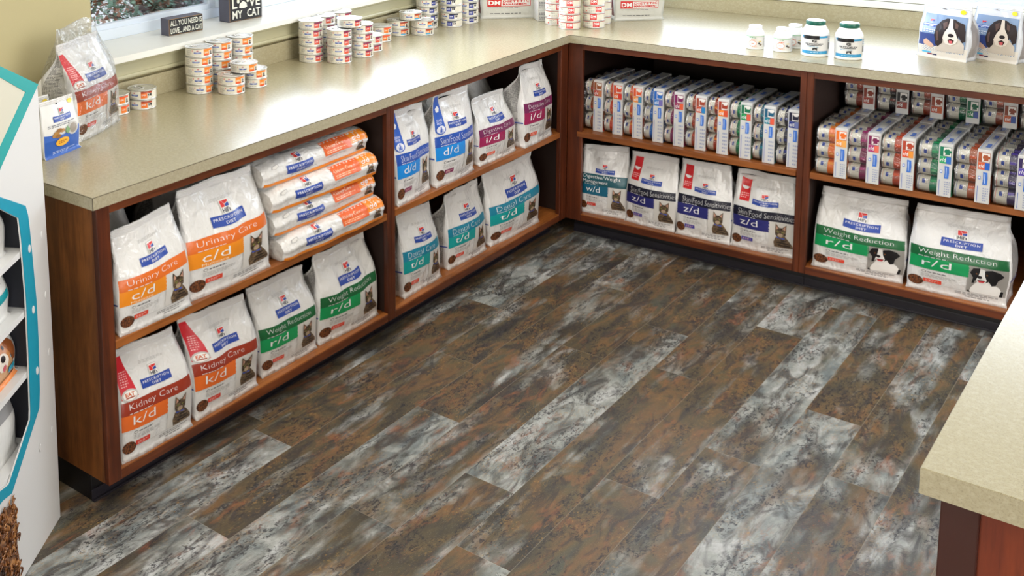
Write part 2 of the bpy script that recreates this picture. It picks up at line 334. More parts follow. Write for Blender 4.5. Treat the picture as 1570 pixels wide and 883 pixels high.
BAGN = [0]
def make_bag(name, loc, ang, W, TL, TR, lean, d, code, label, pet='cat', ribbon=None, group=None, bulge=.016, art=None, seed=None, H=None,
             cat_='pet food bag', seal=True, wr=1.0, side_line=(44, 66, 160), body=None, sidem=None, mirror_side=False):
    BAGN[0] += 1; seed = seed or BAGN[0]; rd = random.Random(seed*7+3)
    fm = body or film_white(); sp = sidem or side_print()
    Hm = (TL[1]+TR[1])/2; vtop = .935 if seal else 1.0
    sx = Vector((seed*3.7, seed*1.3, seed*2.1))
    def edges(v):
        s = v**2.1; bl = .003*math.sin(PI*min(v/.9, 1))
        wob = .004*noise.noise(Vector((seed*2.2, v*4, 1)))+.005*max(0, 1-v/.05); wob2 = .004*noise.noise(Vector((seed*2.2, v*4, 9)))+.005*max(0, 1-v/.05)
        return TL[0]*s-bl-wob, W+(TR[0]-W)*s+bl*2.5+wob2
    def D(v): return .004+(d-.004)*(1-sm(.42, .93, v)**1.25)*(1-.12*sm(0, .1, .1-v))
    def yf(u, v):
        b = bulge*(4*u*(1-u))**.7*math.sin(PI*min(1, (v+.08)/.98))**.8
        top = lean*sm(.4, 1, v)
        x = u*W; z = v*Hm
        p = Vector((x*13, z*6, 0))+sx
        w = wr*.015*noise.noise(p*.8)*(.25+.75*sm(.1, .6, v)); w += wr*.0030*noise.noise(Vector((x*24+z*12, z*7-x*6, 4))+sx)*sm(.5, .8, v)
        w += wr*.009*abs(noise.noise(Vector(((x+z*.6)*15, (x-z)*4, 8))+sx))*sm(.45, .8, v)*(1-sm(.92, 1, v))
        fl = -.007*max(0, 1-v/.035)*1.0
        return -b+top+w+fl
    def S(x, y, off=0):     # front print coordinates (metres on a W x Hm face)
        u = max(-.0, min(1, x/W)); v = max(0, y/Hm)
        xl, xr = edges(v); return (lerp(xl, xr, u), yf(u, v)-off*1.0, v*lerp(TL[1], TR[1], u))
    nf, ns, nb, nv = 22, 5, 8, 30
    vs = []; mb = MB(); rows = []
    for j in range(nv+1):
        v = vtop*j/nv
        xl, xr = edges(v); gus = .004+.022*sm(.45, .95, v); row = []
        dd = D(v)
        for i in range(nf+1):
            u = i/nf; e = .0025 if i in (0, nf) else 0
            row.append((lerp(xl, xr, u)+(e if i == nf else -e), yf(u, v)-e*.6, v*lerp(TL[1], TR[1], u)))
        for i in range(1, ns+1):
            t = i/(ns+1); gx = gus*math.sin(PI*t)*(1 if t < .99 else 0)*min(1, dd/.03)
            gx -= .010*math.sin(PI*t)*sm(.02, .3, v)*(1-sm(.45, .8, v))
            row.append((xr-gx+.002*noise.noise(Vector((v*9, t*4, 3))+sx), yf(1, v)+dd*t, v*TR[1]))
        for i in range(nb+1):
            u = 1-i/nb; row.append((lerp(xl, xr, u), (yf(u, v)*.3 if False else yf(.5 if False else (0 if u < .5 else 1), v))+dd+.010*(4*u*(1-u))*math.sin(PI*v), v*lerp(TL[1], TR[1], u)))
        for i in range(1, ns+1):
            t = 1-i/(ns+1); gx = gus*math.sin(PI*t)*min(1, dd/.03)-.010*math.sin(PI*t)*sm(.02, .3, v)*(1-sm(.45, .8, v))
            row.append((xl+gx+.002*noise.noise(Vector((v*9, t*4, 7))+sx), yf(0, v)+dd*t, v*TL[1]))
        rows.append(row)
    n = len(rows[0]); base = [p for r in rows for p in r]
    F = []; Fs = []
    for j in range(nv):
        v = j/nv*vtop
        for i in range(n):
            q = (j*n+i, j*n+(i+1) % n, (j+1)*n+(i+1) % n, (j+1)*n+i)
            side = (nf < i < nf+ns+0) or (i > nf+ns+nb+1 and i < n-1)
            (Fs if side and .05 < v < .88 else F).append(q)
    F.append(tuple(reversed(range(n)))); F.append(tuple(nv*n+i for i in range(n)))
    o0 = len(mb.v); mb.add(base, F, fm, True); k = mb.m(sp)
    for f in Fs: mb.f.append(tuple(i+o0 for i in f)); mb.mi.append(k); mb.sm.append(True)
    # the coloured line round the gussets
    if side_line:
        v0, v1 = .30, .315
        for side in (0, 1):
            pts = []
            for vv in (v0, v1):
                xl, xr = edges(vv); dd = D(vv)
                for i in range(ns+2):
                    t = i/(ns+1); gx = (.004)*math.sin(PI*t)-.010*math.sin(PI*t)*sm(.02, .3, vv)
                    x = (xl+gx-.0025) if side == 0 else (xr-gx+.0025)
                    pts.append((x, yf(side, vv)+dd*t, vv*(TL[1] if side == 0 else TR[1])))
            m_ = ns+2; mb.add(pts, [(i, i+1, m_+i+1, m_+i) for i in range(m_-1)], ink(side_line), True)
    a = art if art is not None else bag_art(W, Hm, code, pet, ribbon, seed)
    a.apply(mb, S)
    root = empty(name, loc, math.radians(ang), label, cat_, group)
    mb.build('bag_body', root)
    if seal:
        s = MB(); V = []; ny = 3; nx = 22
        for side in (0, 1):
            for j in range(ny+1):
                v = lerp(vtop-.005, 1.0, j/ny); xl, xr = edges(v)
                for i in range(nx+1):
                    u = i/nx; V.append((lerp(xl-.001, xr+.001, u), yf(u, v)+(0.0 if side == 0 else .0055)-.001+.0015*math.sin(u*40+seed)*(j/ny), v*lerp(TL[1], TR[1], u)))
        m_ = (ny+1)*(nx+1); fs = []
        for side in (0, 1):
            for j in range(ny):
                for i in range(nx):
                    q = [side*m_+j*(nx+1)+i, side*m_+j*(nx+1)+i+1, side*m_+(j+1)*(nx+1)+i+1, side*m_+(j+1)*(nx+1)+i]; fs.append(tuple(q if side == 0 else q[::-1]))
        t0 = ny*(nx+1); fs += [(t0+i, t0+i+1, m_+t0+i+1, m_+t0+i) for i in range(nx)]
        for i0 in (0, nx): fs += [(j*(nx+1)+i0, (j+1)*(nx+1)+i0, m_+(j+1)*(nx+1)+i0, m_+j*(nx+1)+i0) for j in range(ny)]
        s.add(V, fs, seal_mat(), True); s.build('top_seal', root)
    return root

exec_order = None
# ------------------------------------------------------------------ materials of the room
def build_mats():
    # vinyl plank floor
    g = G('plank_vinyl'); at = g.n('Attribute', attribute_name='plank').outputs['Color']
    sep = g.n('SeparateXYZ', {0: at}); pos = g.n('NewGeometry').outputs['Position']
    offs = g.n('CombineXYZ', {0: g.math('MULTIPLY', sep.outputs[1], 37.0), 1: g.math('MULTIPLY', sep.outputs[2], 53.0), 2: g.math('MULTIPLY', sep.outputs[1], 11.0)}).outputs[0]
    p = g.n('VectorMath', {0: pos, 1: offs}, operation='ADD').outputs[0]
    big = g.noise(g.mapping(p, (2.6, 1.0, 1)), 1.9, 3, .5, .9)
    streak = g.noise(g.mapping(p, (11, .9, 1)), 1.5, 3, .55, .5)
    med = g.noise(g.mapping(p, (6, 2.6, 1)), 2.4, 4, .55, 1.0)
    hue = g.noise(g.mapping(p, (4.5, 1.6, 1)), 1.9, 3, .5, .8)
    fine = g.noise(g.mapping(p, (14, 7, 1)), 7.0, 6, .7, .4)
    k = lambda n_, f: g.math('MULTIPLY', g.math('SUBTRACT', n_, .5), f)
    grey = g.math('ADD', g.math('ADD', sep.outputs[0], k(big, 2.3)), g.math('ADD', k(streak, 1.9), k(med, .7)))
    brown = g.ramp(hue, [(.30, rgb(46, 42, 40)), (.40, rgb(70, 64, 52)), (.48, rgb(86, 74, 55)), (.55, rgb(104, 79, 54)), (.61, rgb(90, 77, 55)), (.70, rgb(74, 74, 64))])
    greyc = g.ramp(g.math('ADD', g.math('MULTIPLY', med, .6), g.math('MULTIPLY', big, .4)), [(.34, rgb(84, 91, 95)), (.46, rgb(112, 119, 119)), (.54, rgb(140, 143, 140)), (.64, rgb(168, 170, 170))])
    gm = g.n('MapRange', {0: grey, 1: .26, 2: .86}).outputs[0]
    c = g.mix(gm, brown, greyc)
    sh = g.noise(g.mapping(p, (7, 2.2, 1)), 2.9, 4, .6, 1.4)
    c = g.mix(g.n('MapRange', {0: sh, 1: .48, 2: .64, 4: .8}).outputs[0], c, rgb(54, 50, 50))
    c = g.mix(g.n('MapRange', {0: fine, 1: .3, 2: .7, 3: .26, 4: 0.0}).outputs[0], c, rgb(34, 32, 32))
    f2 = g.noise(g.mapping(p, (30, 12, 1)), 14.0, 5, .75)
    c = g.mix(g.n('MapRange', {0: f2, 1: .42, 2: .30, 3: 0.0, 4: .5}).outputs[0], c, rgb(44, 40, 38)); c = g.mix(g.n('MapRange', {0: f2, 1: .58, 2: .72, 3: 0.0, 4: .35}).outputs[0], c, rgb(158, 150, 134))
    d2 = g.noise(g.mapping(p, (20, 9, 1), (0, 0, .2)), 5.5, 6, .72, .8); dmask = g.noise(g.mapping(p, (5, 2, 1)), 2.6, 3, .5, .5)
    dm = g.math('MULTIPLY', g.n('MapRange', {0: d2, 1: .52, 2: .57}).outputs[0], g.n('MapRange', {0: dmask, 1: .46, 2: .56}).outputs[0])
    c = g.mix(g.math('MULTIPLY', dm, .85), c, rgb(34, 34, 40))
    rust = g.noise(g.mapping(p, (12, 3.6, 1)), 2.6, 5, .65, .6); rm = g.noise(g.mapping(p, (3, 1.2, 1)), 3.3, 2)
    c = g.mix(g.math('MULTIPLY', g.n('MapRange', {0: rust, 1: .52, 2: .70}).outputs[0], g.n('MapRange', {0: rm, 1: .50, 2: .6, 4: .6}).outputs[0]), c, rgb(134, 82, 54))
    chip = g.noise(g.mapping(p, (22, 11, 1)), 7.0, 5, .75); cmk = g.noise(g.mapping(p, (9, 1.0, 1)), 1.9, 2)
    c = g.mix(g.math('MULTIPLY', g.n('MapRange', {0: chip, 1: .60, 2: .63}).outputs[0], g.n('MapRange', {0: cmk, 1: .56, 2: .64, 4: .8}).outputs[0]), c, rgb(112, 62, 42))
    gold = g.noise(g.mapping(p, (20, 11, 1)), 6.4, 6, .8); gmk = g.noise(g.mapping(p, (5, 2.2, 1)), 2.2, 3)
    c = g.mix(g.math('MULTIPLY', g.n('MapRange', {0: gold, 1: .54, 2: .66}).outputs[0], g.n('MapRange', {0: gmk, 1: .48, 2: .62, 4: .62}).outputs[0]), c, rgb(154, 120, 66))
    uv = g.n('SeparateXYZ', {0: g.n('UVMap').outputs[0]})
    ex = g.math('MINIMUM', g.math('MULTIPLY', uv.outputs[0], 1.0), g.math('SUBTRACT', .1535, uv.outputs[0]))
    ey = g.math('MINIMUM', uv.outputs[1], g.math('SUBTRACT', 1.245, uv.outputs[1]))
    ed = g.math('MINIMUM', ex, ey)
    seam = g.n('MapRange', {0: ed, 1: .0006, 2: .0016, 3: 1.0, 4: 0.0}).outputs[0]
    c = g.mix(g.math('MULTIPLY', seam, .28), c, rgb(140, 132, 116))  # reflections along the plank seams, painted as a paler line
    c = g.mix(1.0, c, (1.5, 1.5, 1.5, 1), 'MULTIPLY')
    g.set(Base_Color=c, Roughness=g.n('MapRange', {0: fine, 1: .3, 2: .7, 3: .34, 4: .55}).outputs[0], Specular_IOR_Level=.35)
    g.bump(g.math('SUBTRACT', g.math('MULTIPLY', fine, .3), seam), .25, .002)
    # laminate worktop
    for nm, b0 in (('laminate', (172, 163, 132)), ('laminate_edge', (166, 158, 132))):
        g = G(nm); tc = g.n('TexCoord').outputs['Object']
        n1 = g.noise(tc, 300, 3, .6); n2 = g.noise(tc, 620, 2, .6); n3 = g.noise(tc, 110, 3, .5)
        c = g.mix(g.n('MapRange', {0: n1, 1: .50, 2: .66, 4: .42}).outputs[0], rgb(*b0), rgb(b0[0]-36, b0[1]-40, b0[2]-40))
        c = g.mix(g.n('MapRange', {0: n2, 1: .6, 2: .7, 4: .5}).outputs[0], c, rgb(110, 108, 104))
        c = g.mix(g.n('MapRange', {0: n3, 1: .45, 2: .65, 4: .12}).outputs[0], c, rgb(226, 218, 196))
        g.set(Base_Color=c, Roughness=.24, Specular_IOR_Level=.85); g.bump(n2, .05, .001)
    # cherry wood
    for nm, ca, cb, st, ro in (('cherry_face', (80, 36, 17), (134, 70, 33), (1, .06, 1), .34), ('cherry_vert', (66, 28, 15), (116, 56, 26), (1, 1, .06), .34), ('cherry_x', (72, 30, 15), (122, 60, 28), (.06, 1, 1), .34),
                               ('cherry_shelf', (134, 74, 30), (180, 108, 50), (1, .06, 1), .36), ('cherry_shelf_x', (128, 70, 30), (172, 102, 48), (.06, 1, 1), .36),
                               ('cherry_panel', (98, 54, 26), (150, 92, 46), (1, 1, .12), .38), ('mahogany', (104, 40, 22), (140, 62, 32), (1, 1, .1), .4)):
        g = G(nm); tc = g.n('NewGeometry').outputs['Position']; mp = g.mapping(tc, st)
        n1 = g.noise(mp, 34, 5, .6, .6); n2 = g.noise(mp, 120, 3, .6); n3 = g.noise(tc, 5, 3, .6)
        c = g.ramp(n1, [(.3, rgb(*ca)), (.7, rgb(*cb))]); c = g.mix(g.n('MapRange', {0: n2, 1: .5, 2: .75, 4: .45}).outputs[0], c, rgb(int(ca[0]*.6), int(ca[1]*.6), int(ca[2]*.6)))
        c = g.mix(g.n('MapRange', {0: n3, 1: .35, 2: .7, 4: .5}).outputs[0], c, rgb(int(ca[0]*.72), int(ca[1]*.7), int(ca[2]*.7)))
        g.set(Base_Color=c, Roughness=ro, Specular_IOR_Level=.45); g.bump(n2, .05, .001)
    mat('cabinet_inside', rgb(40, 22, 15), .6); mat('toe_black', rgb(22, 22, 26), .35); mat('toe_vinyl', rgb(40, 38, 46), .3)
    mat('wall_paint', rgb(176, 166, 126), .7, bump=(180, .08, .002)); mat('ceiling_paint', rgb(236, 234, 228), .8)
    mat('trim_paint', rgb(192, 188, 158), .35); mat('sill_paint', rgb(232, 232, 226), .3); mat('vinyl_frame', rgb(214, 224, 236), .3)
    mat('metal_can', (.74, .73, .70, 1), .38, .5, .75); mat('metal_lid', (.70, .70, .69, 1), .22, .5, 1)
    mat('can_paper', rgb(226, 222, 208), .35); mat('card_white', rgb(210, 209, 206), .3)
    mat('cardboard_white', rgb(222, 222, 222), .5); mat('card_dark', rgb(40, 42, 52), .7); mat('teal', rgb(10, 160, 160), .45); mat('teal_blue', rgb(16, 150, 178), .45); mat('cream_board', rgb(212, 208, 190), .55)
    mat('plastic_white', rgb(236, 238, 238), .3, coat=.3); mat('plastic_green', rgb(14, 92, 76), .35)
    mat('block_black', rgb(26, 25, 28), .55); mat('block_edge', rgb(150, 118, 78), .7); mat('block_side', rgb(84, 84, 98), .7)
    mat('lamp_diffuser', (1, 1, 1, 1), .6, emit=((1, .95, .86, 1), 2.0)); mat('lamp_frame', rgb(230, 230, 230), .5)
    # clear film
    for nm, tr, ro in (('clear_film', .90, .12), ('clear_wrap', .95, .08), ('window_glass', .93, .02)):
        m = bpy.data.materials.new(nm); m.use_nodes = True; nt = m.node_tree; nt.nodes.remove(nt.nodes['Principled BSDF'])
        out = nt.nodes['Material Output']; t = nt.nodes.new('ShaderNodeBsdfTransparent'); gl = nt.nodes.new('ShaderNodeBsdfGlossy'); gl.inputs['Roughness'].default_value = ro; gl.inputs[0].default_value = (1, 1, 1, 1)
        lw = nt.nodes.new('ShaderNodeFresnel'); lw.inputs[0].default_value = 1.45
        mr = nt.nodes.new('ShaderNodeMapRange'); mr.inputs[3].default_value = (1-tr)*.5; mr.inputs[4].default_value = .7
        nt.links.new(lw.outputs[0], mr.inputs[0]); mx = nt.nodes.new('ShaderNodeMixShader'); nt.links.new(mr.outputs[0], mx.inputs[0]); nt.links.new(t.outputs[0], mx.inputs[1]); nt.links.new(gl.outputs[0], mx.inputs[2])
        if nm != 'window_glass':
            tc = nt.nodes.new('ShaderNodeTexCoord'); n = nt.nodes.new('ShaderNodeTexNoise'); n.inputs['Scale'].default_value = 22; n.inputs['Detail'].default_value = 4; n.inputs['Distortion'].default_value = 1.5
            bp = nt.nodes.new('ShaderNodeBump'); bp.inputs['Strength'].default_value = .6; bp.inputs['Distance'].default_value = .02
            nt.links.new(tc.outputs['Object'], n.inputs['Vector']); nt.links.new(n.outputs['Fac'], bp.inputs['Height']); nt.links.new(bp.outputs['Normal'], gl.inputs['Normal']); nt.links.new(bp.outputs['Normal'], lw.inputs['Normal'])
        nt.links.new(mx.outputs[0], out.inputs[0]); MATS[nm] = m
build_mats()
M = MATS

# ------------------------------------------------------------------ room shell
H = .91; WL = -.69; WB = .907          # worktop height, left wall face, back wall face
def floor():
    pw, pl = .1535, 1.245
    joints = {0: -.843, 1: -.043, 2: -.40, 3: -.966, 4: -.62, 5: -.917, 6: -.385, 7: -.048, 8: -.878, 9: .03}
    tone = {(0, -1): .62, (0, 0): .66, (0, -2): .66, (0, 99): .3}
    # greyness of the planks that show: key (row, number of joints counted towards the room's front)
    G_ = {0: {0: .80, 1: .18, 2: .66, 3: .55}, 1: {0: .6, 1: .12, 2: .22, 3: .5}, 2: {0: .35, 1: .22, 2: .74, 3: .5}, 3: {0: .2, 1: .24, 2: .72, 3: .4},
          4: {0: .22, 1: .78, 2: .34, 3: .4}, 5: {0: .5, 1: .26, 2: .42}, 6: {0: .5, 1: .22, 2: .24, 3: .3}, 7: {0: .5, 1: .70, 2: .22, 3: .5},
          8: {0: .22, 1: .70, 2: .55}, 9: {0: .4, 1: .5, 2: .5}}
    rd = random.Random(5); vs = []; fs = []; uv = []; col = []
    for k in range(-5, 34):
        j0 = joints.get(k, rd.uniform(-1.2, 0)); x0, x1 = k*pw, (k+1)*pw
        for i in range(-1, 6):
            y1 = j0-(i-1)*pl; y0 = y1-pl; n = i if i >= 0 else 0
            a0, a1 = max(y0, -6.2), min(y1, 1.2)
            if a1 <= a0: continue
            t = G_.get(k, {}).get(i, rd.uniform(.2, .7)); c = (t, rd.random(), rd.random(), 1)
            o = len(vs); vs += [(x0, a0, 0), (x1, a0, 0), (x1, a1, 0), (x0, a1, 0)]; fs.append((o, o+1, o+2, o+3))
            uv += [(0, a0-y0), (pw, a0-y0), (pw, a1-y0), (0, a1-y0)]; col += [c]*4
    me = bpy.data.meshes.new('floor'); me.from_pydata(vs, [], fs); me.materials.append(M['plank_vinyl'])
    ul = me.uv_layers.new(name='UVMap')
    for i, q in enumerate(uv): ul.data[i].uv = q
    ca = me.color_attributes.new('plank', 'FLOAT_COLOR', 'CORNER')
    for i, q in enumerate(col): ca.data[i].color = q
    o = bpy.data.objects.new('floor', me); COL.objects.link(o); struct(o)
floor()
CE = 2.72; XR = 5.2; YF = -6.1
def quad_wall(name, boxes, mt='wall_paint'):
    b = MB()
    for a, c in boxes: b.box(a, c, M[mt])
    return struct(b.build(name))
WY0, WY1, WZ0, WZ1 = -2.09, .45, 1.07, 2.2      # left window opening
quad_wall('wall_left', [((WL-.24, YF, 0), (WL, WY0, CE)), ((WL-.24, WY1, 0), (WL, WB+.24, CE)), ((WL-.24, WY0, 0), (WL, WY1, WZ0)), ((WL-.24, WY0, WZ1), (WL, WY1, CE))])
BX0, BX1, BZ0, BZ1 = -.2, 2.7, 1.03, 2.2
quad_wall('wall_back', [((WL, WB, 0), (BX0, WB+.24, CE)), ((BX1, WB, 0), (XR, WB+.24, CE)), ((BX0, WB, 0), (BX1, WB+.24, BZ0)), ((BX0, WB, BZ1), (BX1, WB+.24, CE))])
quad_wall('wall_right', [((XR, YF, 0), (XR+.12, -4.0, CE)), ((XR, -.8, 0), (XR+.12, WB+.24, CE)), ((XR, -4.0, 0), (XR+.12, -.8, .5)), ((XR, -4.0, 2.4), (XR+.12, -.8, CE))])
quad_wall('wall_front', [((WL-.24, YF-.12, 0), (-.2, YF, CE)), ((3.0, YF-.12, 0), (XR+.12, YF, CE)), ((-.2, YF-.12, 0), (3.0, YF, .5)), ((-.2, YF-.12, 2.4), (3.0, YF, CE))])
quad_wall('ceiling', [((WL-.24, YF-.12, CE), (XR+.12, WB+.24, CE+.1))], 'ceiling_paint')
# left window: deep painted sill, apron, vinyl frame, mullions, glass
def window_left():
    xf = -.895                                   # room-side face of the frame
    r = struct(empty('window_1', (xf, -1.05, 1.088)))
    def part(nm, boxes, mt, bev=.002):
        b = MB()
        for a, c in boxes: b.box((a[0]-xf, a[1]+1.05, a[2]-1.088), (c[0]-xf, c[1]+1.05, c[2]-1.088), M[mt], bev)
        return b.build(nm, r)
    part('window_frame', [((xf-.05, WY0, 1.088), (xf, WY1, 1.128)), ((xf-.05, WY0, 2.16), (xf, WY1, WZ1)), ((xf-.049, WY0, 1.127), (xf-.001, WY0+.04, 2.161)), ((xf-.049, WY1-.04, 1.127), (xf-.001, WY1, 2.161)),
                          ((xf-.048, -1.262, 1.127), (xf+.012, -1.216, 2.162)), ((xf-.035, WY0+.03, 1.125), (xf-.01, WY1-.03, 1.147)), ((xf-.034, -1.30, 1.146), (xf-.009, -1.255, 2.16)), ((xf-.034, -1.222, 1.146), (xf-.009, -1.18, 2.16))], 'vinyl_frame')
    for y0, y1 in ((WY0+.03, -1.28), (-1.20, WY1-.03)): part('window_pane', [((xf-.026, y0, 1.13), (xf-.022, y1, 2.17))], 'window_glass', 0)
    struct(MB().prism([(-.93, WY0), (-.69, WY0), (-.69, WY0-.06), (-.637, WY0-.06), (-.637, WY1+.06), (-.69, WY1+.06), (-.69, WY1), (-.93, WY1)], 1.066, 1.088, M['sill_paint']).build('trim_1'))
    b = MB().box((WL, WY0-.04, 1.0), (WL+.016, WY1+.04, 1.066), M['trim_paint'], .003).box((WL, WY0-.04, 1.048), (WL+.026, WY1+.04, 1.066), M['trim_paint'], .006).box((WL, WY0-.04, .997), (WL+.024, WY1+.04, 1.012), M['trim_paint'], .005)
    struct(b.build('trim_2'))
window_left()
def window_back():
    r = struct(empty('window_2', (BX0, WB, BZ0)))
    def part(nm, boxes, mt, bev=.003):
        b = MB()
        for a, c in boxes: b.box((a[0]-BX0, a[1]-WB, a[2]-BZ0), (c[0]-BX0, c[1]-WB, c[2]-BZ0), M[mt], bev)
        return b.build(nm, r)
    y = WB+.08
    part('window_frame', [((BX0, y, BZ0), (BX1, y+.06, BZ0+.05)), ((BX0, y, BZ1-.05), (BX1, y+.06, BZ1)), ((BX0, y+.001, BZ0+.049), (BX0+.05, y+.059, BZ1-.049)), ((BX1-.05, y+.001, BZ0+.049), (BX1, y+.059, BZ1-.049)), ((1.22, y+.004, BZ0+.049), (1.27, y+.056, BZ1-.049))], 'vinyl_frame')
    for x0, x1 in ((BX0+.04, 1.23), (1.26, BX1-.04)): part('window_pane', [((x0, y+.028, BZ0+.04), (x1, y+.032, BZ1-.04))], 'window_glass', 0)
    struct(MB().box((BX0-.06, WB-.03, .990), (BX1+.06, WB+.0, 1.018), M['sill_paint'], .004).box((BX0, WB-.01, 1.02), (BX1, y+.01, 1.034), M['sill_paint'], .002).build('trim_3'))
window_back()
def added_window(n, x0, y0, x1, y1):  # unseen window, added to bring low frontal light onto the bags
    r = struct(empty('window_%d' % n, (x0, y0, .5))); dx, dy = (.06, y1-y0) if x0 == x1 else (x1-x0, .06)
    b = MB()
    for z in (0, 1.85): b.box((0, 0, z), (dx, dy, z+.05), M['vinyl_frame'])
    for t in (0, .333, .667, 1): b.box((0 if x0 == x1 else t*(dx-.05), 0 if x0 != x1 else t*(dy-.05), .05), (.06 if x0 == x1 else t*(dx-.05)+.05, .06 if x0 != x1 else t*(dy-.05)+.05, 1.85), M['vinyl_frame'])
    b.build('window_frame', r)
    MB().box((.028 if x0 == x1 else .02, .028 if x0 != x1 else .02, .03), (.032 if x0 == x1 else dx-.02, .032 if x0 != x1 else dy-.02, 1.87), M['window_glass']).build('window_pane', r)
added_window(3, XR+.03, -4.0, XR+.03, -.8); added_window(4, -.2, YF-.09, 3.0, YF-.09)  # both out of view, put in for their light
# ------------------------------------------------------------------ ceiling fixtures
for i, (x, y, w) in enumerate(LIGHTS):
    nm = ['over the corner of the worktop', 'over the open floor by the left shelves', 'over the island', 'behind the viewpoint on the island side', 'near the front wall'][i]
    r = empty('ceiling_light', (x, y, CE-.05), 0, 'recessed white ceiling light panel '+nm, 'ceiling light')
    b = MB()
    for a, c in (((-.62, -.32, 0), (.62, -.29, .05)), ((-.62, .29, 0), (.62, .32, .05)), ((-.62, -.29, 0), (-.59, .29, .05)), ((.59, -.29, 0), (.62, .29, .05))): b.box(a, c, M['lamp_frame'])
    b.build('lamp_frame', r); MB().box((-.59, -.29, .012), (.59, .29, .018), M['lamp_diffuser']).build('diffuser', r)
    L = bpy.data.lights.new('ceiling_lamp', 'AREA'); L.shape = 'RECTANGLE'; L.size = 1.15; L.size_y = .55; L.energy = w; L.color = LIGHT_COL
    lo = bpy.data.objects.new('ceiling_lamp', L); COL.objects.link(lo); lo.location = (x, y, CE-.06)
# sky light at the left and back windows; added fill at right and front
for loc, rot, sx, sy, e, cc in (((-.99, -.42, 1.64), (0, -PI/2, 0), 1.0, 1.6, 100, (.76, .86, 1)), ((.80, WB+.30, 1.62), (-PI/2, 0, 0), 1.9, 1.1, 46, (.78, .87, 1)),
                           ((XR+.2, -2.4, 1.45), (0, PI/2, 0), 1.7, 3.0, 175, (1, .97, .94)), ((1.4, YF-.2, 1.45), (PI/2, 0, 0), 3.0, 1.7, 100, (1, .92, .80))):
    L = bpy.data.lights.new('daylight_and_fill', 'AREA'); L.shape = 'RECTANGLE'; L.size = sx; L.size_y = sy; L.energy = e; L.color = cc
    lo = bpy.data.objects.new('daylight_and_fill', L); COL.objects.link(lo); lo.location = loc; lo.rotation_euler = rot

# ------------------------------------------------------------------ cabinets
F = .0115; ZB = .0806; ZR = .1125; ZS = .485; TS = .024; ZT = .8744; ZRT = .848     # face inset, bottom, rail top, shelf top, shelf thickness, worktop underside, top-rail underside
def cab_left():
    def unit(label, y0, y1, st0, st1, end=False):
        r = empty('open_shelf_cabinet', (-.3, (y0+y1)/2, 0), 0, label, 'cabinet')
        cy = (y0+y1)/2
        def P(nm, boxes, mt, bev=.0012):
            b = MB()
            for a, c in boxes: b.box((a[0]+.3, a[1]-cy, a[2]), (c[0]+.3, c[1]-cy, c[2]), M[mt], bev)
            return b.build(nm, r)
        xb = WL+.02
        P('stile', [((-F-.019, y0, ZB), (-F, y0+st0, ZT))], 'cherry_vert', .002)
        P('stile', [((-F-.019, y1-st1, ZB), (-F, y1, ZT))], 'cherry_vert', .002)
        P('top_rail', [((-F-.019, y0+st0, ZRT), (-F-.0008, y1-st1, ZT))], 'cherry_face')
        P('bottom_rail', [((-F-.019, y0+st0, ZB), (-F-.0008, y1-st1, ZR-.0045))], 'cherry_face')
        P('bottom_panel', [((xb, y0+.018, ZR-.018), (-F-.0195, y1-.018, ZR)), ((-F-.0195, y0+st0+.0005, ZR-.0045), (-F-.0015, y1-st1-.0005, ZR))], 'cherry_shelf')
        P('shelf', [((xb+.01, y0+.019, ZS-TS), (-F-.0195, y1-.019, ZS)), ((-F-.0195, y0+st0+.001, ZS-TS), (-F-.001, y1-st1-.001, ZS))], 'cherry_shelf', .0015)
        P('back_panel', [((xb-.008, y0+.001, ZB), (xb, y1-.001, ZT))], 'cabinet_inside', 0)
        P('side_panel', [((xb, y0 if not end else y0, ZB), (-F-.019, y0+.018, ZT))], 'cherry_panel' if end else 'cabinet_inside')
        P('side_panel', [((xb, y1-.018, ZB), (-F-.019, y1, ZT))], 'cabinet_inside')
        P('top_panel', [((xb, y0+.018, ZT-.018), (-F-.019, y1-.018, ZT-.001))], 'cabinet_inside')
        P('toe_kick', [((-.105, y0+(.004 if end else 0), 0.0), (-.095, y1, ZB)), ((xb, y0+.004, 0), (-.105, y0+.016, ZB))], 'toe_black')
        P('toe_base_strip', [((-.095, y0+.002, 0), (-.0915, y1, .034)), ((-.0915, y0+.002, 0), (-.084, y1, .006))], 'toe_vinyl')
        return r
    unit('long cherry wood open cabinet nearest the white display stand, under the window', -2.666, -1.3245, .046, .0225, True)
    unit('cherry wood open cabinet between the long one and the inner corner', -1.3238, .0115, .0225, .062)
cab_left()
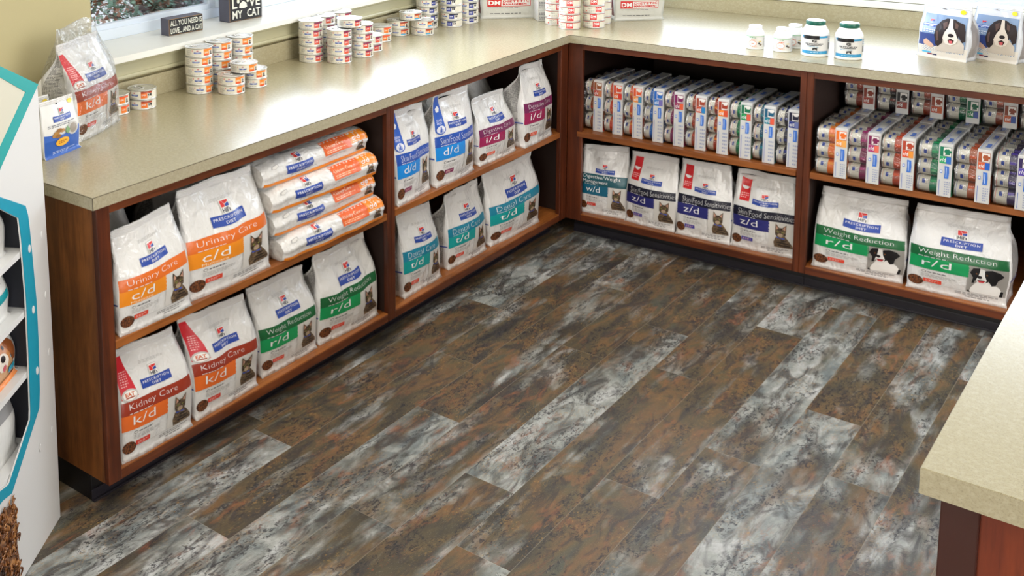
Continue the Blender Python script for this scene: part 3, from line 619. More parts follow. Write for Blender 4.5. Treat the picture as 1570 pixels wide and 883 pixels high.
def cab_back():
    def unit(label, x0, x1, st0, st1, lip=False):
        cx = (x0+x1)/2; r = empty('open_shelf_cabinet', (cx, .3, 0), 0, label, 'cabinet')
        def P(nm, boxes, mt, bev=.0012):
            b = MB()
            for a, c in boxes: b.box((a[0]-cx, a[1]-.3, a[2]), (c[0]-cx, c[1]-.3, c[2]), M[mt], bev)
            return b.build(nm, r)
        yb = WB-.02
        P('stile', [((x0, F, ZB), (x0+st0, F+.019, ZT))], 'cherry_vert', .002)
        P('stile', [((x1-st1, F, ZB), (x1, F+.019, ZT))], 'cherry_vert', .002)
        P('top_rail', [((x0+st0, F+.0008, ZRT), (x1-st1, F+.019, ZT))], 'cherry_x')
        P('bottom_rail', [((x0+st0, F+.0008, ZB), (x1-st1, F+.019, ZR-.0045))], 'cherry_x')
        P('bottom_panel', [((x0+.018, F+.0195, ZR-.018), (x1-.018, yb, ZR)), ((x0+st0+.0005, F+.0015, ZR-.0045), (x1-st1-.0005, F+.0195, ZR))], 'cherry_shelf_x')
        P('shelf', [((x0+.019, F+.0195, ZS-TS), (x1-.019, yb-.01, ZS)), ((x0+(st0+.001 if not lip else st0-.02), F-(0 if not lip else .004), ZS-TS), (x1-st1-.001, F+.0195 if not lip else F-.0002, ZS))]+([((x0+st0+.001, F, ZS-TS), (x1-st1-.001, F+.0195, ZS))] if lip else []), 'cherry_shelf_x', .0015)
        P('back_panel', [((x0+.001, yb, ZB), (x1-.001, yb+.008, ZT))], 'cabinet_inside', 0)
        P('side_panel', [((x0, F+.019, ZB), (x0+.018, yb, ZT))], 'cabinet_inside'); P('side_panel', [((x1-.018, F+.019, ZB), (x1, yb, ZT))], 'cabinet_inside')
        P('top_panel', [((x0+.018, F+.019, ZT-.018), (x1-.018, yb, ZT-.001))], 'cabinet_inside')
        P('toe_kick', [((x0, .095, 0), (x1, .105, ZB))], 'toe_black')
        P('toe_base_strip', [((x0, .0915, 0), (x1, .095, .034)), ((x0, .084, 0), (x1, .0915, .006))], 'toe_vinyl')
    unit('cherry wood open cabinet with cat food multipacks on its shelf, right of the inner corner', -.0113, .9398, .0665, .0226, True)
    unit('cherry wood open cabinet with dog food multipacks on its shelf, at the right edge', .9402, 2.25, .0228, .046)
cab_back()
# L-shaped worktop
def worktop():
    t = .0356; z0, z1 = H-t, H; L = 2.6858
    r = empty('countertop', (0, 0, z0), 0, 'L-shaped speckled beige laminate countertop running along both walls', 'countertop')
    out = [(0, -L), (0, 0), (2.3, 0), (2.3, WB-.001), (WL+.001, WB-.001), (WL+.001, -L)]
    b = MB(); b.prism(out, .0008, t-.0022, M['laminate_edge'])
    seam = mat('laminate_seam', rgb(84, 74, 58), .6); b.prism(out, t-.0022, t-.0006, seam)
    ins = lambda e: [(0-e, -L+e), (0-e, 0+e), (2.3-e, 0+e), (2.3-e, WB-.001-e), (WL+.001+e, WB-.001-e), (WL+.001+e, -L+e)]
    b.prism(ins(.0009), t-.0006, t, M['laminate']); b.prism([(.0003, -L-.0003), (.0003, -L+.0016), (-.0016, -L+.0016), (-.0016, -L-.0003)], .001, t-.001, seam)
    b.build('counter_slab', r)
    b = MB().box((WL+.001, -L, t), (WL+.0205, WB-.0205, t+.0775), M['laminate'], .0012); b.build('backsplash', r)
    b = MB().box((WL+.001, WB-.0205, t), (2.3, WB-.001, t+.0775), M['laminate'], .0012); b.build('backsplash', r)
worktop()
def island():
    x0, y0, t = 1.8616, -2.6868, .0405
    r = empty('island_counter', (x0, y0, 0), 0, 'freestanding counter in the right foreground with beige speckled top and red wood base', 'counter')
    b = MB(); o = [(0, 0), (1.35, 0), (1.35, 1.5), (0, 1.5)]; b.prism(o, H-t, H-.0012, M['laminate_edge']); e = .0012
    b.prism([(e, e), (1.35-e, e), (1.35-e, 1.5-e), (e, 1.5-e)], H-.0016, H, M['laminate']); b.build('counter_slab', r)
    MB().box((.028, .03, .0), (1.32, 1.47, H-t), M['mahogany'], .002).build('base_panel', r)
    MB().box((.024, .022, 0), (.072, .034, H-t-.0005), mat('wood_dark_edge', rgb(58, 26, 20), .4), .002).build('corner_stile', r)
island()

# ------------------------------------------------------------------ bags on the shelves
BAGS = [
 # name, origin, angle, W, TL, TR, lean, depth, diet, label, options
 ((-.030, -2.600, ZR), 89.3, .260, (.02, .312), (.241, .305), .040, .12, 'k/d', 'white kidney care cat food bag on the bottom shelf, first from the cabinet end', dict(ribbon='red_eat')),
 ((-.034, -2.303, ZR), 90.5, .266, (-.008, .309), (.268, .292), .045, .13, 'k/d', 'white kidney care cat bag with red ribbon, second on the bottom shelf', dict(ribbon='red_eat')),
 ((-.053, -1.987, ZR), 89.4, .267, (-.008, .288), (.268, .278), .050, .12, 'r/d', 'smaller green-banded weight reduction bag beside the kidney care bags', {}),
 ((-.053, -1.691, ZR), 87.8, .310, (.02, .298), (.29, .304), .035, .15, 'r/d', 'larger green-banded weight reduction cat bag leaning at the dividing post', dict(bulge=.022)),
 ((-.029, -2.589, ZS), 88.4, .258, (.012, .283), (.232, .308), .035, .12, 'c/d', 'smaller orange urinary care bag on the upper shelf at the cabinet end', {}),
 ((-.040, -2.309, ZS), 88.5, .338, (.008, .323), (.318, .328), .045, .15, 'c/d', 'larger orange urinary care bag standing beside the stack of lying bags', dict(bulge=.022)),
 ((-.028, -1.262, ZS), 95.0, .232, (-.004, .346), (.216, .334), .022, .12, 'd/d', 'white skin and food bag with blue ribbon, cut off by the dividing post', dict(ribbon='blue')),
 ((-.033, -1.003, ZS), 91.0, .268, (.012, .351), (.250, .346), .020, .14, 'd/d', 'tall white skin and food bag with blue ribbon, second from the dividing post', dict(ribbon='blue', bulge=.024)),
 ((-.042, -.677, ZS), 89.8, .272, (.014, .263), (.256, .259), .045, .12, 'i/d', 'shorter purple-banded digestive care bag with a wide flat top seal', {}),
 ((-.022, -.352, ZS), 92.5, .248, (.004, .342), (.225, .332), .030, .15, 'i/d', 'tall purple-banded digestive care bag next to the inner corner', dict(bulge=.02)),
 ((-.046, -1.204, ZR), 91.5, .251, (.006, .318), (.226, .303), .030, .12, 't/d', 'teal dental care bag on the bottom shelf right after the dividing post', {}),
 ((-.061, -.875, ZR), 89.5, .269, (.014, .292), (.256, .297), .028, .12, 't/d', 'teal dental care bag in the middle of three on the bottom shelf', {}),
 ((-.060, -.563, ZR), 87.8, .375, (.004, .297), (.372, .308), .032, .16, 't/d', 'large teal dental care bag nearest the inner corner', dict(bulge=.024)),
 ((.034, .058, ZR), 5.0, .198, (.004, .299), (.194, .311), .030, .11, 'w/d', 'dark teal weight management cat bag, first right of the inner corner', {}),
 ((.240, .062, ZR), -3.0, .207, (.004, .304), (.205, .309), .040, .11, 'z/d', 'navy-banded skin and food bag beside the dark teal bag', dict(ribbon='red_bowl')),
 ((.462, .051, ZR), 1.1, .204, (.006, .318), (.197, .321), .022, .12, 'z/d', 'navy-banded skin and food bag in the middle of the three alike', dict(ribbon='red_bowl')),
 ((.681, .060, ZR), .8, .222, (.006, .318), (.214, .321), .022, .13, 'z/d', 'puffy shiny navy-banded skin and food bag against the post', dict(ribbon='red_bowl', bulge=.026, wr=1.5)),
 ((.985, .045, ZR), 3.5, .290, (.006, .299), (.284, .292), .070, .16, 'r/d', 'large green-banded weight reduction bag with a black and white dog, beside the post', dict(pet='dog', bulge=.022)),
 ((1.297, .051, ZR), 1.0, .292, (.006, .303), (.284, .310), .050, .17, 'r/d', 'large green-banded weight reduction dog bag half behind the island counter', dict(pet='dog', bulge=.022)),
]
for loc, ang, W, TL, TR, lean, d, code, label, kw in BAGS:
    make_bag('pet_food_bag', loc, ang, W, TL, TR, lean, d, code, label, **kw)
# bags standing in the second row, in shadow
plain = Art(); plain.rect(.02, .10, .2, .14, (150, 150, 152), 1)
for loc, ang, label in (((-.24, -2.60, ZS), 88, 'plain bag in shadow behind the smaller orange bag at the cabinet end'), ((-.26, -2.22, ZS), 90, 'plain bag in shadow behind the larger orange bag'),
                        ((-.22, -.78, ZS), 90, 'plain bag in shadow behind the shorter purple-banded bag'), ((-.24, -.46, ZS), 92, 'plain bag in shadow behind the tall purple-banded bag')):
    make_bag('pet_food_bag', loc, ang, .26, (.03, .30), (.23, .31), .05, .12, 'c/d', label, art=plain)

# lying bags of the stack
def lying_bag(loc, rz, W, D_, Hh, label, seed):
    mb = MB(); sx = Vector((seed*5.1, seed*2.3, 0)); nu, nv = 34, 22
    def ring(x):          # loop around the bag's length: front face, top, back, bottom
        u = x/W; e = sm(0, .09, u)*(1-sm(.955, 1, u)*.55)
        pts = []
        prof = [(-.000, .004), (-.006, .18), (-.012, .42), (-.016, .62), (-.008, .80), (.012, .94), (.045, 1.0), (.12, 1.03), (.22, 1.02), (D_*.85, .95), (D_, .75), (D_+.004, .4), (D_, .1), (D_*.85, .0), (.15, .0), (.04, .0)]
        return prof, e
    def S(x, y, off=0):   # front face: y 0..Hh
        u = max(0, min(1, x/W)); v = max(0, min(1, y/Hh))
        h = Hh*(.80+.20*sm(0, .12, u))*(1-.10*sm(.93, 1, u))
        yy = -.006*math.sin(PI*min(1, v*1.1))+.022*sm(.82, 1, v)**1.5-.006*math.sin(PI*u)+.004*(1-sm(0, .06, v))
        yy += .012*(1-sm(0, .05, u))+.010*sm(.96, 1, u)
        w = .0045*noise.noise(Vector((x*12, v*1.8, 2))+sx)+.0010*noise.noise(Vector((x*30, v*4, 7))+sx)
        crease = -.006*math.exp(-((v-.52)/.12)**2)
        return (x, yy+w+crease-off, v*h+.0015*noise.noise(Vector((x*9, 3, 3))+sx))
    rows = []
    nfv = 12
    for i in range(nu+1):
        x = W*i/nu; u = i/nu; row = []
        for j in range(nfv+1): row.append(S(x, Hh*j/nfv))
        top = row[-1][2]; yb = D_
        for (yy, hh) in ((.04, 1.015), (.12, 1.03), (.22, 1.02), (.30, 1.0), (D_-.01, .85), (D_+.01, .5), (D_-.01, .12), (D_*.6, .0), (.03, .0)):
            row.append((x, yy, top*hh+.004*noise.noise(Vector((x*12, yy*12, 1))+sx)*(1 if hh > .2 else 0)))
        rows.append(row)
    n = len(rows[0]); V = [p for r in rows for p in r]
    F = [((i+1)*n+j, (i+1)*n+(j+1) % n, i*n+(j+1) % n, i*n+j) for i in range(nu) for j in range(n)]
    mb.add(V, [f[::-1] for f in F], film_white(), True)
    # the two ends: pinched bottom end on the left, seal on the right
    for end, mt, dx in ((0, mat('bag_end_grey', rgb(196, 192, 186), .3, bump=(20, .8, .02)), -.014), (nu, film_white(), .012)):
        R_ = rows[end]; c = (R_[0][0]+dx, D_*.5, Hh*.45); inn = [(lerp(c[0], p[0], .55), lerp(c[1], p[1], .8), lerp(c[2], p[2], .8)) for p in R_]
        vs = list(R_)+inn+[c]; fs = [(j, (j+1) % n, n+(j+1) % n, n+j) for j in range(n)]+[(n+j, n+(j+1) % n, 2*n) for j in range(n)]
        mb.add(vs, fs if end == 0 else [f[::-1] for f in fs], mt, True)
    a = Art(); OR = (240, 138, 34); OR2 = (222, 98, 40)
    a.rect(.006, 0, W, .17*Hh, OR, 1)
    a.rect(.53*W, .52*Hh, .80*W, 1.0*Hh, OR2, 1); a.rect(.80*W, .62*Hh, W, 1.0*Hh, OR, 1)
    a.text('Urinary Care', .55*W, .74*Hh, .72*W, .9*Hh, (250, 220, 190), 2); a.micro(.55*W, .57*Hh, .75*W, .7*Hh, 2, (240, 190, 150), 2, seed)
    a.text('c/d', .82*W, .72*Hh, .90*W, .93*Hh, WHT, 2, .02); a.micro(.82*W, .64*Hh, .92*W, .70*Hh, 1, (250, 220, 180), 2, seed)
    cat(a, .86*W, .2*Hh, .09*W, .44*Hh)
    hills_logo(a, .30*W, .5*Hh, .24*W)
    a.micro(.22*W, .24*Hh, .46*W, .32*Hh, 2, (140, 138, 138), 1, seed); a.micro(.56*W, .40*Hh, .80*W, .46*Hh, 1, (150, 148, 146), 1, seed+1)
    a.poly([(.06*W, .78*Hh), (.09*W, .70*Hh), (.12*W, .78*Hh), (.115*W, .87*Hh), (.065*W, .87*Hh)], (170, 168, 168), 1); a.poly([(.066*W, .78*Hh), (.09*W, .72*Hh), (.114*W, .78*Hh), (.11*W, .855*Hh), (.07*W, .855*Hh)], (228, 226, 222), 2)
    a.apply(mb, S)
    e = Art(); e.text('9680', D_*.12, .04*Hh, D_*.36, .14*Hh, (40, 40, 40), 1, .02)
    e.apply(mb, lambda x, y, o: (-.010-o, D_*.75-x*1.0, y+.01))
    root = empty('pet_food_bag', loc, math.radians(rz), label, 'pet food bag', 'lying urinary care bags stacked on the upper shelf')
    mb.build('bag_body', root); return root
ly = ['bottom of the stack', 'second from the bottom of the stack', 'second from the top of the stack', 'top of the stack']
for k in range(4):
    lying_bag((-.008-.012*(k % 2)-.008*k, -1.915+.006*k-.022*k, ZS+.0815*k+.001), 89.0+[0, 1, -.6, .8][k], .530+.004*k, .34, .079, 'orange and white bag lying on its back, '+ly[k], 31+k)

# ------------------------------------------------------------------ shrink-wrapped multipacks
def silhouette(a, x, y, s, pet, c, L=3):
    if pet == 'cat':
        pts = [(.0, .0), (.9, 0), (1, .9), (.78, .62), (.3, .62), (.1, .95), (0, .85)]
    else:
        pts = [(.1, .0), (.8, 0), (.75, .3), (1.0, .4), (.98, .7), (.7, .8), (.62, 1), (.42, .92), (.2, .95), (.0, .6), (.05, .35), (.25, .3)]
    a.poly([(x+px*s, y+py*s) for px, py in pts], c, L)
def make_pack(pet, c1, c2, c3, low=False):
    """returns root at origin: cans with axes left-right, a printed card sleeve at the right, clear film"""
    if pet == 'cat': R_, CL, SX, SW, ND = .0373, .080, .038, .043, 4
    else: R_, CL, SX, SW, ND = .0312, .103, .061, .042, 4
    root = empty('food_multipack'); h = R_*6; dep = ND*2*R_
    cb = MB(); x0, x1 = 0.0, CL
    prof = [(R_*.86, x0+.0025), (R_*.93, x0+.0015), (R_*.985, x0), (R_*.99, x0+.0022), (R_*.955, x0+.004), (R_*.955, x1-.004), (R_*.99, x1-.0022), (R_*.985, x1), (R_*.86, x1-.002)]
    cb.lathe(prof, M['metal_can'], 24, True, 'X'); cm = cb.build('can'); cm.parent = root
    lb = MB(); n = 24; V = []; F_ = []; mi = []
    xs = [x0+.005, x0+.006, lerp(x0, SX, .62), lerp(x0, SX, .98), x1-.005]; cols = [ink(c3), M['can_paper'], ink(c1), ink(c2)]
    for sx_ in xs:
        for k in range(n): aa = 2*PI*k/n; V.append((sx_, R_*.965*math.cos(aa), R_*.965*math.sin(aa)))
    for q in range(4): lb.add([V[q*n+k] for k in range(n)]+[V[(q+1)*n+k] for k in range(n)], [(k, (k+1) % n, n+(k+1) % n, n+k) for k in range(n)], cols[q], True)
    la = Art(); w_ = SX
    la.poly([(w_*.25, -.006), (w_*.33, -.007), (w_*.40, -.006), (w_*.40, .009), (w_*.25, .009)], NAVY, 1); la.micro(w_*.44, -.010, w_*.6, .012, 4, (140, 140, 144), 1); la.rect(w_*.66, -.008, w_*.94, .002, c2, 1)
    def Sl(rot):
        return lambda x, y, o: (x, (R_*.966+o)*math.cos(rot+y/R_)*1.0, (R_*.966+o)*math.sin(rot+y/R_))
    for rot in (PI, PI*.62): la.apply(lb, Sl(rot))
    lo = lb.build('can_label'); lo.parent = cm
    first = True
    for j in range(ND):
        for i in range(3):
            loc = (0, R_+2*R_*j+.001, R_+2*R_*i); rx = ((j*3+i)*47 % 61-30)/60
            if first: c = cm; first = False
            else:
                c = cm.copy(); COL.objects.link(c); c.parent = root; l2 = lo.copy(); COL.objects.link(l2); l2.parent = c
            c.location = loc; c.rotation_euler = (rx, 0, 0)
    s = MB(); s.box((SX, -.0025, .0006), (SX+SW, dep+.002, h+.004), M['card_white'], .0016)
    a = Art(); t = h+.002
    y1 = t-.008; y0 = y1-.034; x_ = SX+.004; xe = SX+SW-.004
    if low: y1 = .085; y0 = .049
    a.rect(x_, y0-.026, xe, y0-.001, c2, 1); a.rect(lerp(x_, xe, .58), y0-.026, xe, y0-.001, c3, 2); a.text('c/d' if pet == 'cat' else 'r/d', x_+.003, y0-.020, lerp(x_, xe, .54), y0-.006, WHT, 3, .02)
    a.rect(x_, y0, xe, y1, c1, 1); a.rect(lerp(x_, xe, .30), y0+.002, xe-.001, y1-.002, (232, 228, 222), 2); silhouette(a, lerp(x_, xe, .36), y0+.006, .022, pet, c1)
    if not low:
        yr1 = y0-.034; yr0 = yr1-.046; xm = SX+SW*.62
        a.poly([(xm-.006, yr0), (xm+.007, yr0+.001), (xm+.0085, (yr0+yr1)/2), (xm+.007, yr1-.001), (xm-.006, yr1), (xm-.0045, (yr0+yr1)/2)], (66, 118, 206), 1)
        a.rect(xm-.001, yr0+.006, xm+.001, yr1-.006, (190, 210, 240), 2)
        a.rect(SX+.007, lerp(yr0, yr1, .4), SX+.014, lerp(yr0, yr1, .65), (90, 130, 210), 1); a.rect(SX+.0085, lerp(yr0, yr1, .47), SX+.0125, lerp(yr0, yr1, .6), WHT, 2)
        a.rect(SX+.006, .006, SX+.008, yr0-.006, (110, 130, 190), 1); a.micro(SX+.022, .008, SX+SW-.004, yr0-.008, 6, (150, 160, 190), 1)
    a.apply(s, lambda x, y, o: (x, -.0025-o, y))
    tp = Art()
    for q in range(2):
        b0 = .03+q*.13; xm = SX+SW*.55
        tp.poly([(xm-.007, b0), (xm+.006, b0), (xm+.0075, b0+.025), (xm+.006, b0+.05), (xm-.007, b0+.05), (xm-.005, b0+.025)], (70, 110, 190), 1); tp.micro(xm-.014, b0+.055, xm-.008, b0+.10, 4, (110, 130, 190), 1, q)
    tp.rect(SX+.005, .004, SX+.0065, dep-.02, (110, 130, 200), 1); tp.rect(SX+SW-.008, .01, SX+SW-.0065, dep-.03, (120, 140, 200), 1)
    tp.apply(s, lambda x, y, o: (x, y, h+.004+o))
    sd = Art(); sd.micro(.01, .02, dep-.02, h*.5, 8, (190, 195, 205), 1, 3); sd.rect(.002, 0.004, .03, .05, c2, 1); sd.rect(.002, .05, .03, .10, c1, 1)
    sd.apply(s, lambda x, y, o: (SX+SW+o, x, y))
    s.build('card_sleeve', root)
    f = MB(); e = .0025; r0 = R_*.9; ring = []
    for (cy, cz, a0) in ((R_, R_, PI), (dep-R_, R_, 1.5*PI), (dep-R_, h-R_, 0), (R_, h-R_, .5*PI)):
        for k in range(7):
            aa = a0+PI/2*k/6; ring.append((cy+(R_+e)*math.cos(aa), max(.0004, cz+(R_+e)*math.sin(aa))))
    n = len(ring); V = [(x, y+(.001 if x < .002 else 0), z) for x in (-.0025, SX*.5, SX-.0005) for y, z in ring]
    F_ = [(q*n+k, q*n+(k+1) % n, (q+1)*n+(k+1) % n, (q+1)*n+k) for q in range(2) for k in range(n)]
    cc = len(V); ins = [(-.0015, lerp(dep/2, y, .8), lerp(h/2, z, .8)) for y, z in ring]; V += ins; F_ += [(k, (k+1) % n, cc+(k+1) % n, cc+k) for k in range(n)]
    f.add(V, F_, M['clear_film'], True); f.build('shrink_film', root)
    return root
CATP = [((150, 84, 44), (190, 64, 48), (196, 120, 80), 'brown and blue printed'), ((216, 74, 40), (226, 110, 50), (214, 60, 50), 'red-orange printed'), ((220, 88, 44), (236, 150, 66), (70, 140, 180), 'orange and light blue printed'),
        ((38, 104, 190), (60, 126, 200), (120, 110, 180), 'bright blue printed, partly torn open'), ((128, 34, 92), (150, 44, 90), (228, 96, 60), 'purple printed'), ((158, 70, 50), (196, 80, 50), (40, 130, 190), 'rust and blue printed'),
        ((160, 58, 38), (236, 130, 40), (214, 80, 50), 'rust and orange printed'), ((22, 112, 78), (24, 150, 84), (220, 90, 70), 'green printed'), ((30, 90, 120), (20, 130, 150), (222, 90, 66), 'teal printed'), ((36, 36, 56), (40, 56, 130), (110, 120, 170), 'dark navy printed')]
for i, (c1, c2, c3, nm) in enumerate(CATP):
    r = make_pack('cat', c1, c2, c3); r.location = (.084-.038+.0879*i, .062-.0035*min(i, 10), ZS); r.rotation_euler = (0, 0, math.radians([-2, 1, 0, 2, -1, 0, 1, 0, -1, 0][i]))
    tag(r, nm+' cat food multipack, '+['first from the inner corner', 'second from the inner corner', 'third from the inner corner', 'fourth from the inner corner', 'fifth from the inner corner', 'sixth in the row', 'seventh in the row', 'third from the post', 'second from the post', 'half hidden by the post'][i], 'multipack', 'cat food multipacks in a row')
DOGP = [((232, 112, 40), (240, 150, 50), (240, 170, 90), 'orange'), ((122, 32, 80), (176, 50, 120), (230, 110, 90), 'purple'), ((176, 66, 40), (224, 84, 44), (236, 150, 60), 'rust red'), ((14, 120, 86), (24, 168, 100), (50, 110, 190), 'green'),
        ((166, 84, 48), (214, 94, 50), (40, 96, 190), 'brown and blue'), ((50, 34, 84), (90, 70, 170), (220, 90, 60), 'violet'), ((160, 60, 40), (220, 90, 50), (60, 110, 180), 'red')]
XS = [1.046, 1.152, 1.260, 1.374, 1.486, 1.600, 1.712]
for i, (c1, c2, c3, nm) in enumerate(DOGP):
    r = make_pack('dog', c1, c2, c3); r.location = (XS[i]-.061, .006, ZS)
    tag(r, nm+' printed dog food multipack at the shelf front, '+['beside the post', 'second from the post', 'third from the post', 'fourth from the post', 'fifth from the post', 'at the picture edge', 'beyond the picture edge'][i], 'multipack', 'dog food multipacks along the shelf front')
    r2 = copy_tree(r, (XS[i]-.061, .268, ZS), 0, nm+' printed dog food multipack in the second row, hidden behind the front one', 'dog food multipacks in the second row')
TOP = [((140, 60, 44), (170, 66, 50), (150, 70, 60), 'rust red'), ((30, 26, 30), (130, 44, 36), (150, 60, 50), 'black and rust'), ((140, 62, 40), (176, 70, 40), (190, 90, 50), 'brown'), ((12, 92, 62), (20, 120, 70), (60, 80, 150), 'dark green'), ((130, 62, 40), (190, 86, 40), (50, 80, 150), 'brown and orange'), ((60, 40, 80), (90, 60, 120), (150, 80, 70), 'dim violet')]
for i, (c1, c2, c3, nm) in enumerate(TOP):
    r = make_pack('dog', c1, c2, c3, True); r.location = (1.046-.058+.1135*i, .345, ZS+.0312*6+.0045)
    tag(r, nm+' printed dog food multipack stacked at the back, '+['nearest the post', 'second from the post', 'third from the post', 'fourth from the post', 'fifth from the post', 'at the picture edge'][i], 'multipack', 'dog food multipacks stacked at the back')

# ------------------------------------------------------------------ cans on the worktop
CR, CH = .0505, .0335
def make_can(c1, c2, style='hills', pic='cat', c3=None, R_=CR, h=CH):
    root = empty('food_can'); b = MB()
    b.lathe([(R_*.90, .0), (R_*.97, .0004), (R_*.975, .002), (R_*.95, .0035), (R_*.95, h-.0035), (R_*.985, h-.003), (R_, h-.0016), (R_, h-.0004), (R_*.985, h), (R_*.955, h-.0006), (R_*.93, h-.0022), (R_*.9, h-.0026)], M['metal_can'], 40); b.build('can_body', root)
    l = MB(); l.lathe([(R_*.93, h-.003), (R_*.90, h-.0026), (R_*.72, h-.0026), (R_*.70, h-.0032), (R_*.1, h-.0032)], M['metal_lid'], 36); l.build('lid', root)
    t = MB(); pts = [(.012*math.cos(q)*1.25-.016, .009*math.sin(q), h-.0012) for q in [2*PI*k/14 for k in range(15)]]; t.tube(pts, .0013, M['metal_lid'], 6); t.box((-.003, -.004, h-.0034), (.006, .004, h-.0008), M['metal_lid'], .0006); t.build('pull_tab', root)
    lb = MB(); n = 48; rr = R_*.962; z0, z1 = .0042, h-.0042
    lb.add([(rr*math.cos(2*PI*k/n), rr*math.sin(2*PI*k/n), z) for z in (z0, z1) for k in range(n)], [(k, (k+1) % n, n+(k+1) % n, n+k) for k in range(n)], M['can_paper'], True)
    a = Art(); hh = z1-z0; zm = (z0+z1)/2
    if style == 'hills':
        hills_logo(a, -.002, zm-.001, .026, False)
        a.rect(.021, z0+hh*.72, .062, z0+hh*.97, c1, 1); a.rect(.021, z0+hh*.06, .043, z0+hh*.72, c2, 1)
        if c3: a.rect(.021, z0+hh*.06, .043, z0+hh*.27, c3, 2)
        a.text('c/d' if pic == 'cat' else 'i/d', .024, z0+hh*.38, .036, z0+hh*.62, WHT, 3, .02)
        if pic == 'cat': cat(a, .047, z0+hh*.05, .013, hh*.66)
        else: collie(a, .045, z0+hh*.05, .016, hh*.62)
        a.micro(-.045, z0+hh*.1, -.024, z0+hh*.85, 5, (150, 148, 146), 1, 4); a.rect(-.0215, z0+hh*.6, -.0195, z0+hh*.85, RED, 1); a.micro(-.016, z0+.0006, .016, z0+hh*.13, 1, (130, 130, 130), 1)
    else:
        a.rect(-.1, z1-.0012, .1, z1, (224, 60, 64), 1); a.rect(-.1, z0, .1, z0+.0005, (200, 120, 110), 1)
        a.rect(.006, z0+.001, .034, z1-.001, (216, 40, 44), 1); a.text('DM', .009, z0+hh*.38, .031, z0+hh*.84, WHT, 2, .03); a.micro(.009, z0+hh*.12, .031, z0+hh*.3, 2, (240, 190, 190), 2)
        a.micro(-.028, z0+hh*.55, -.008, z0+hh*.8, 2, (110, 110, 112), 1, 2); a.rect(-.038, z0+hh*.12, -.033, z0+hh*.3, (214, 40, 44), 1); a.micro(-.03, z0+hh*.1, .0, z0+hh*.4, 3, (180, 180, 182), 1, 6)
    # the print is laid round the can, x measured along the label from the side that faces -Y
    a.apply(lb, lambda x, y, o: ((rr+o)*math.sin(x/rr), -(rr+o)*math.cos(x/rr), y), .0003, .006, .0003)
    lb.build('can_label', root)
    return root
CAM2 = Vector((2.18, -4.46))
protos = {}
def stack(kind, x, y, n, label, group, turn=0, z=H, rdm=9):
    names = ['at the bottom', 'second up', 'third up', 'fourth up', 'fifth up', 'sixth up']
    for k in range(n):
        rd = random.Random(int(abs(x*1e4)+k*17)); base = math.atan2(-(x-CAM2.x), (y-CAM2.y))
        rz = base+math.radians(turn+rd.uniform(-rdm, rdm))-.10
        ox = rd.uniform(-.0012, .0012); oy = rd.uniform(-.0012, .0012)
        L = '%s, %s' % (label, ('on top' if k == n-1 else names[k]) if n > 1 else 'a single one')
        mk = {'cd': lambda: make_can((236, 128, 44), (240, 150, 60), c3=(222, 84, 44)), 'id': lambda: make_can((124, 36, 76), (206, 78, 70), c3=(222, 90, 60)), 'kd': lambda: make_can((166, 66, 40), (236, 120, 50), pic='dog'),
              'zd': lambda: make_can((40, 44, 62), (54, 66, 150), pic='dog'), 'kb': lambda: make_can((166, 60, 44), (240, 140, 60), c3=(60, 170, 220)), 'ko': lambda: make_can((230, 90, 50), (240, 130, 50)), 'dm': lambda: make_can(RED, RED, 'dm', R_=.0475, h=.0335)}
        if len(L.split()) > 16: print('LONG', L)
        loc = (x+ox, y+oy, z+.0003+k*CH)
        if kind not in protos: protos[kind] = r = mk[kind](); r.location = loc; r.rotation_euler = (0, 0, rz)
        else: r = copy_tree(protos[kind], loc, rz)
        tag(r, L, 'can', group)
gA = 'orange urinary care cans below the small black sign'
stack('cd', -.588, -1.684, 5, 'orange-labelled cat food can, leftmost stack of the orange group', gA)
stack('cd', -.490, -1.622, 2, 'orange-labelled cat food can, front two-high stack of the orange group', gA)
stack('cd', -.492, -1.500, 2, 'orange-labelled cat food can, right two-high stack of the orange group', gA)
stack('cd', -.480, -1.562, 1, 'orange-labelled cat food can bridging the two low stacks', gA, z=H+2*CH+.001)
stack('cd', -.600, -1.567, 5, 'orange-labelled cat food can, back middle stack of the orange group', gA)
stack('cd', -.600, -1.452, 5, 'orange-labelled cat food can, back right stack of the orange group', gA)
stack('kd', -.597, -1.958, 2, 'brown-labelled dog food can beside the clear-wrapped bag', 'brown dog food cans by the wrapped bag', -24)
stack('ko', -.614, -2.068, 2, 'orange-labelled can half hidden behind the clear-wrapped bag', 'orange cans behind the wrapped bag')
gB = 'purple digestive care cans at the middle of the worktop'
stack('id', -.585, -1.046, 5, 'purple-labelled cat food can, leftmost stack of the purple group', gB)
stack('id', -.484, -.994, 4, 'purple-labelled cat food can, front stack of the purple group', gB)
stack('id', -.480, -.855, 4, 'purple-labelled cat food can, right stack of the purple group', gB)
stack('id', -.478, -.935, 1, 'purple-labelled cat food can lying across the front and right stacks', gB, z=H+4*CH+.001)
stack('id', -.610, -.935, 5, 'purple-labelled cat food can, back left stack of the purple group', gB)
stack('id', -.612, -.822, 5, 'purple-labelled cat food can, back right stack of the purple group', gB)
stack('id', -.512, -.745, 2, 'purple-labelled cat food can, low stack behind the right purple stack', gB)
gC = 'orange kidney care cans between the purple and blue groups'
stack('ko', -.600, -.553, 2, 'red and orange labelled can, low stack left in the small middle group', gC)
stack('kb', -.612, -.400, 2, 'blue and orange labelled can, middle low stack of the small group', gC)
stack('kb', -.531, -.332, 2, 'blue and orange labelled can, front right low stack of the small group', gC)
stack('kb', -.570, -.365, 1, 'blue and orange labelled can perched on the two low stacks', gC, z=H+2*CH+.001)
gD = 'blue labelled cans left of the grey bag'
stack('zd', -.600, -.185, 6, 'dark blue labelled can, left tall stack beside the grey bag', gD)
